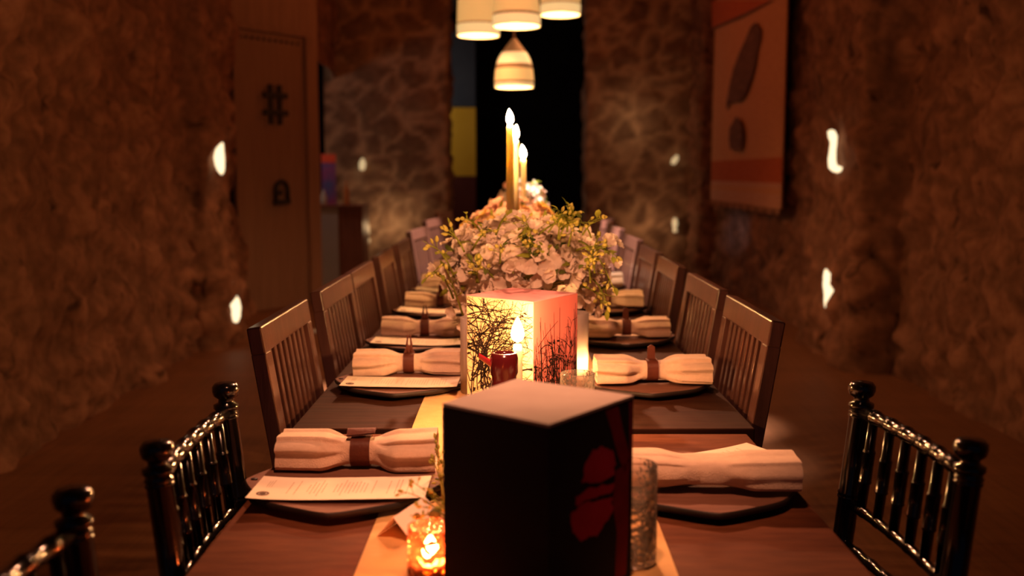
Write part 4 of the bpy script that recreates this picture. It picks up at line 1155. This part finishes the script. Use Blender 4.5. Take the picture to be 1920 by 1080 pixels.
# dark red glazed jug between the two boxes
t = thing('ceramic_jug', 'tall dark red glazed jug in front of the coral lantern box', 'jug', (-0.020, 1.86, 0.7525))
m = MB()
m.lathe([(0, 0), (0.030, 0), (0.034, 0.01), (0.036, 0.05), (0.030, 0.11), (0.0235, 0.145), (0.0235, 0.155), (0.0265, 0.162), (0.0265, 0.190), (0.0245, 0.1985), (0.020, 0.2005), (0.0175, 0.196), (0.0165, 0.15), (0, 0.14)], 32)
m.build('body', 'red_glaze', t)
m = MB()
def lip(u, v):
    a = (v - 0.5) * PI
    r = 0.012 * (1 - 0.35 * u)
    return Vector((-0.022 - u * 0.026, math.sin(a) * r, 0.176 + 0.016 * u + 0.004 - math.cos(a) * r * 0.9))
m.grid(lip, 6, 10); m.grid(lambda u, v: lip(u, v) + Vector((0, 0, 0.002)), 6, 10)
o = m.build('spout', 'red_glaze_lip', t); o['label'] = 'brighter red pouring lip'

# ------------------------------------------------------------------ flowers
def frame_of(n):
    n = Vector(n).normalized(); e1 = n.orthogonal().normalized(); return n, e1, n.cross(e1)
def blossom(mb, c, nrm, R, rnd, mi=0, cup=None):
    n, e1, e2 = frame_of(nrm)
    cup = rnd.uniform(0.25, 0.75) if cup is None else cup
    a0 = rnd.uniform(0, 6.28); k = rnd.choice((4, 5, 5))
    c = Vector(c)
    for p in range(k):
        a = a0 + 2 * PI * p / k + rnd.uniform(-0.15, 0.15)
        d = e1 * math.cos(a) + e2 * math.sin(a); sd = n.cross(d)
        Rl = R * rnd.uniform(0.85, 1.1); ru = rnd.uniform(0, 6.28)
        def fn(u, v):
            s = v * 2 - 1
            w = Rl * 0.62 * (math.sin(PI * (0.10 + 0.78 * u)) ** 0.8)
            lift = cup * Rl * (u ** 1.5) + Rl * 0.16 * (s * s) * u - Rl * 0.30 * max(0.0, u - 0.72) * (2.2 - cup) + 0.10 * Rl * u * math.sin(s * 4 + ru)
            return c + d * (Rl * u * (1 - 0.12 * s * s)) + sd * (w * s) + n * lift
        mb.grid(fn, 4, 4, mi)
def leaf(mb, base, d, up, L, W, bend, mi=0):
    d = Vector(d).normalized(); s = d.cross(Vector(up)).normalized(); u2 = s.cross(d)
    base = Vector(base)
    def fn(u, v):
        k = v * 2 - 1
        w = W * math.sin(PI * min(1.0, 0.06 + 0.94 * u)) ** 0.8
        return base + d * L * u * (1 - 0.2 * abs(bend) * u) - u2 * (bend * L * u * u) + s * w * k + u2 * (0.25 * w * k * k)
    mb.grid(fn, 8, 4, mi)
def bud(mb, c, d, L, r, mi=0):
    d = Vector(d).normalized(); n, e1, e2 = frame_of(d); c = Vector(c)
    pts = [c + d * L * q for q in (0, 0.2, 0.5, 0.8, 1.0)]
    mb.tube(pts, [r * 0.4, r * 0.9, r, r * 0.65, r * 0.12], 8, mi)
def spray(mb, a, b_, sag, rnd, nb=7, w=0.0022, mi_stem=0, mi_leaf=1, mi_bud=2, leaf_l=0.028, bs=1.0):
    """curved stem from a to b with small leaves and buds"""
    a, b_ = Vector(a), Vector(b_)
    mid = (a + b_) / 2 + Vector((0, 0, sag))
    pts = [a.lerp(mid, q).lerp(mid.lerp(b_, q), q) for q in [k / 10 for k in range(11)]]
    mb.tube(pts, [w * (1 - 0.55 * k / 10) for k in range(11)], 6, mi_stem)
    for k in range(nb):
        q = 0.35 + 0.65 * (k + 0.5) / nb
        i = min(9, int(q * 10)); p = pts[i].lerp(pts[i + 1], q * 10 - i)
        t = (pts[i + 1] - pts[i]).normalized()
        out = (t * 0.6 + Vector((rnd.uniform(-1, 1), rnd.uniform(-1, 0.3), rnd.uniform(-0.6, 0.9)))).normalized()
        e = p + out * bs * rnd.uniform(0.010, 0.022)
        mb.tube([p, e], w * 0.4, 5, mi_stem)
        if rnd.random() < 0.62: bud(mb, e, out, bs * rnd.uniform(0.010, 0.018), bs * rnd.uniform(0.003, 0.0055), mi_bud)
        else: leaf(mb, e, out, (0, 0, 1), leaf_l * rnd.uniform(0.6, 1.1), leaf_l * 0.22, rnd.uniform(-0.3, 0.8), mi_leaf)
    bud(mb, pts[-1], (pts[-1] - pts[-2]), 0.016 * bs, 0.005 * bs, mi_bud)

def bouquet(name_label, loc, axes, nclust, per, R, mats, seed, groups=None, zlow=-0.45, skirts=(), vase_h=0.19, petals_alt=0.0):
    """loc: base point on the table top; axes: half sizes of the dome"""
    rnd = random.Random(seed)
    t = thing('flower_bouquet', name_label, 'flowers', loc, 0, 'flower bouquets on the table')
    cz = vase_h + axes[2] * 0.62
    C0 = Vector((0, 0, cz))
    dirs = []
    gold = PI * (3 - math.sqrt(5))
    for k in range(nclust):
        z = zlow + (1 - zlow) * (k + 0.5) / nclust
        r = math.sqrt(max(0, 1 - z * z)); a = k * gold + seed
        dirs.append(Vector((math.cos(a) * r, math.sin(a) * r, z)))
    for k, d in enumerate(dirs):
        mb = MB()
        c = C0 + Vector((d.x * axes[0], d.y * axes[1], d.z * axes[2])) * rnd.uniform(0.70, 0.84)
        for q in range(per):
            o = Vector((rnd.gauss(0, 1), rnd.gauss(0, 1), rnd.gauss(0, 1))).normalized() * rnd.uniform(0.3, 1.0) * min(axes) * 0.30
            nn = (d * 1.0 + o.normalized() * 0.8)
            blossom(mb, c + o, nn, R * rnd.uniform(0.75, 1.15), rnd, 1 if rnd.random() < petals_alt else 0)
        # short green stalk into the heart
        mb.tube([C0 * 0.8, c], 0.0022, 5, 2)
        mb.build('blossom_cluster', [mats[0], mats[1], 'leaf'], t, fixn=False)
    for (x, y, z, nx, ny, nz, n) in skirts:
        mb = MB()
        for q in range(n):
            o = Vector((rnd.gauss(0, 1) * 0.022, rnd.gauss(0, 1) * 0.02, rnd.gauss(0, 1) * 0.03))
            blossom(mb, Vector((x, y, z)) + o, Vector((nx, ny, nz)) + o * 20, R * rnd.uniform(0.7, 1.0), rnd, 0)
        mb.tube([C0 * 0.85, Vector((x, y, z))], 0.0022, 5, 2)
        mb.build('blossom_cluster', [mats[0], mats[1], 'leaf'], t, fixn=False)
    for k in range(int(nclust * 0.9)):
        d = dirs[(k * 7 + 3) % nclust]
        mb = MB()
        c = C0 + Vector((d.x * axes[0], d.y * axes[1], d.z * axes[2])) * rnd.uniform(0.72, 0.95)
        dd = (d + Vector((rnd.uniform(-.8, .8), rnd.uniform(-.8, .8), rnd.uniform(-.3, .6)))).normalized()
        leaf(mb, c, dd, d, R * rnd.uniform(1.4, 2.4), R * 0.28, rnd.uniform(0.1, 0.9), 0)
        mb.build('leaf', 'leaf' if k % 3 else 'leaf_dark', t, fixn=False)
    mb = MB()
    for k in range(14):
        a = k * 2.4; r = 0.012 + 0.02 * (k % 3) / 2
        mb.tube([(r * math.cos(a) * 0.7, r * math.sin(a) * 0.7, 0.012), (r * math.cos(a + 1), r * math.sin(a + 1), vase_h), (axes[0] * 0.4 * math.cos(a + 1), axes[1] * 0.4 * math.sin(a + 1), cz)], 0.0025, 6)
    mb.build('stems', 'leaf_dark', t)
    return t
def vase(x, y, h, label):
    m = MB(); r = 0.046
    m.lathe([(0, 0), (r * 0.9, 0), (r, 0.01), (r, h), (r - 0.002, h + 0.0015), (r - 0.004, h), (r - 0.004, 0.010), (0, 0.010)], 36)
    tag(m.build('flower_vase', 'clear_glass', loc=(x, y, 0.7525)), label, 'vase', 'glass flower vases')

BX, BY = 0.028, 2.66
vase(BX, BY, 0.19, 'clear glass vase holding the big white bouquet behind the coral lantern box')
main = bouquet('big white bouquet with drooping green sprays behind the coral lantern box', (BX, BY, 0.7525), (0.240, 0.17, 0.145), 66, 12, 0.0235, ['petal', 'petal'], 4,
               skirts=((-0.165, -0.06, 0.225, -0.5, -1, 0.2, 8), (-0.150, -0.075, 0.175, -0.5, -1, -0.1, 7), (0.125, -0.08, 0.24, 0.3, -1, 0.1, 7), (0.135, -0.06, 0.205, 0.3, -1, 0, 5), (-0.21, -0.03, 0.30, -0.9, -.4, 0.4, 6), (0.225, -0.02, 0.335, 0.8, -0.5, 0.5, 5)))
rs = random.Random(21)
SPR = [((850, 560), (808, 512), 0.05, 8), ((852, 520), (806, 462), 0.04, 8), ((868, 590), (838, 505), 0.0, 5), ((885, 470), (925, 433), 0.03, 6), ((960, 470), (1000, 432), 0.045, 6),
       ((1052, 512), (988, 455), 0.035, 9), ((1010, 440), (1072, 412), 0.02, 9), ((1052, 430), (1085, 400), 0.01, 6), ((1100, 500), (1122, 442), 0.0, 4), ((1080, 470), (1158, 482), 0.035, 8),
       ((1085, 452), (1150, 540), 0.05, 9), ((1088, 538), (1132, 565), 0.02, 9), ((1105, 520), (1140, 575), 0.03, 8), ((905, 440), (870, 410), 0.02, 5), ((930, 440), (950, 400), 0.01, 5)]
for p, q, sag, nb in SPR:
    yy = 2.50
    a, b_ = aty(*p, yy + 0.05), aty(*q, yy - 0.02)
    o = Vector((BX, BY, 0.7525))
    mb = MB(); spray(mb, a - o, b_ - o, sag, rs, nb, 0.0030)
    mb.build('green_spray', ['leaf', 'leaf', 'bud'], main, fixn=False)
for k in range(16):
    ax, ay = rs.uniform(860, 1120), rs.uniform(405, 520)
    o = Vector((BX, BY, 0.7525))
    a = aty(ax, ay + 14, 2.50) - o; b_ = aty(ax + rs.uniform(-38, 38), ay - rs.uniform(8, 30), 2.475) - o
    mb = MB(); spray(mb, a, b_, rs.uniform(0.005, 0.03), rs, 6, 0.0026, leaf_l=0.034)
    mb.build('green_spray', ['leaf', 'leaf' if k % 2 else 'leaf_dark', 'bud'], main, fixn=False)
# two dark seed heads among the blossoms
for p, r in (((990, 452), 0.020), ((1002, 468), 0.018)):
    o = Vector((BX, BY, 0.7525)); c = aty(*p, 2.50) - o
    mb = MB()
    for k in range(26):
        d = Vector((rs.gauss(0, 1), rs.gauss(0, 1), rs.gauss(0, 1))).normalized()
        bud(mb, c + d * r * 0.5, d, r * 0.55, 0.0035)
    mb.build('seed_head', 'leaf_dark', main, fixn=False)
vase(0.0, 3.62, 0.19, 'clear glass vase of the second bouquet, behind the tall candles')
bouquet('blush and golden bouquet, second along the table behind the tall candles', (0.0, 3.62, 0.7525), (0.205, 0.17, 0.15), 44, 8, 0.028, ['petal_pink', 'petal_gold'], 9, petals_alt=0.25)
vase(0.03, 5.05, 0.20, 'clear glass vase of the third and farthest bouquet')
bouquet('small pale bouquet, third and farthest along the table', (0.03, 5.05, 0.7525), (0.15, 0.15, 0.205), 34, 7, 0.028, ['petal', 'petal_pink'], 13, petals_alt=0.3)

# loose sprigs near the black box
def sprig(name_label, root, tips, seed, mats=('leaf', 'leaf', 'bud')):
    rnd = random.Random(seed)
    t = thing('flower_sprig', name_label, 'sprig', root)
    for tip, sag in tips:
        mb = MB(); spray(mb, (rnd.uniform(-.006, .006), rnd.uniform(-.006, .006), 0.0), Vector(tip) - Vector(root), sag, rnd, 6, 0.0013, leaf_l=0.010, bs=0.55)
        mb.build('stem', list(mats), t, fixn=False)
    return t
root = Vector((-0.068, 1.405, 0.7525))
tips = [(aty(756, 922, 1.37), 0.03), (aty(776, 905, 1.39), 0.02), (aty(790, 950, 1.36), 0.03), (aty(812, 925, 1.38), 0.02), (aty(783, 968, 1.35), 0.035), (aty(806, 985, 1.34), 0.04), (aty(826, 955, 1.37), 0.02)]
sp = sprig('green sprig with round olive buds poking out left of the black lantern box', root, tips, 3)
for p, r in (((815, 966), 0.0088), ((782, 968), 0.005), ((808, 988), 0.005), ((829, 990), 0.006)):
    c = aty(*p, 1.35) - root
    mb = MB(); mb.lathe([(0.0, -r)] + [(r * math.sin(PI * k / 10), -r * math.cos(PI * k / 10)) for k in range(1, 10)] + [(0.0, r)], 14, c)
    mb.tube([c, c * 0.5, Vector((0, 0, 0))], 0.0011, 5)
    mb.build('round_bud', 'bud_dark', sp)
root = Vector((-0.115, 1.585, 0.7525))
tips = [(aty(816, 822, 1.60), 0.0), (aty(822, 842, 1.60), 0.0), (aty(812, 860, 1.59), 0.01), (aty(828, 870, 1.60), 0.0)]
sprig('yellow green sprig standing against the tumbler left of the black lantern box', root, tips, 8, ('bud', 'bud', 'bud'))
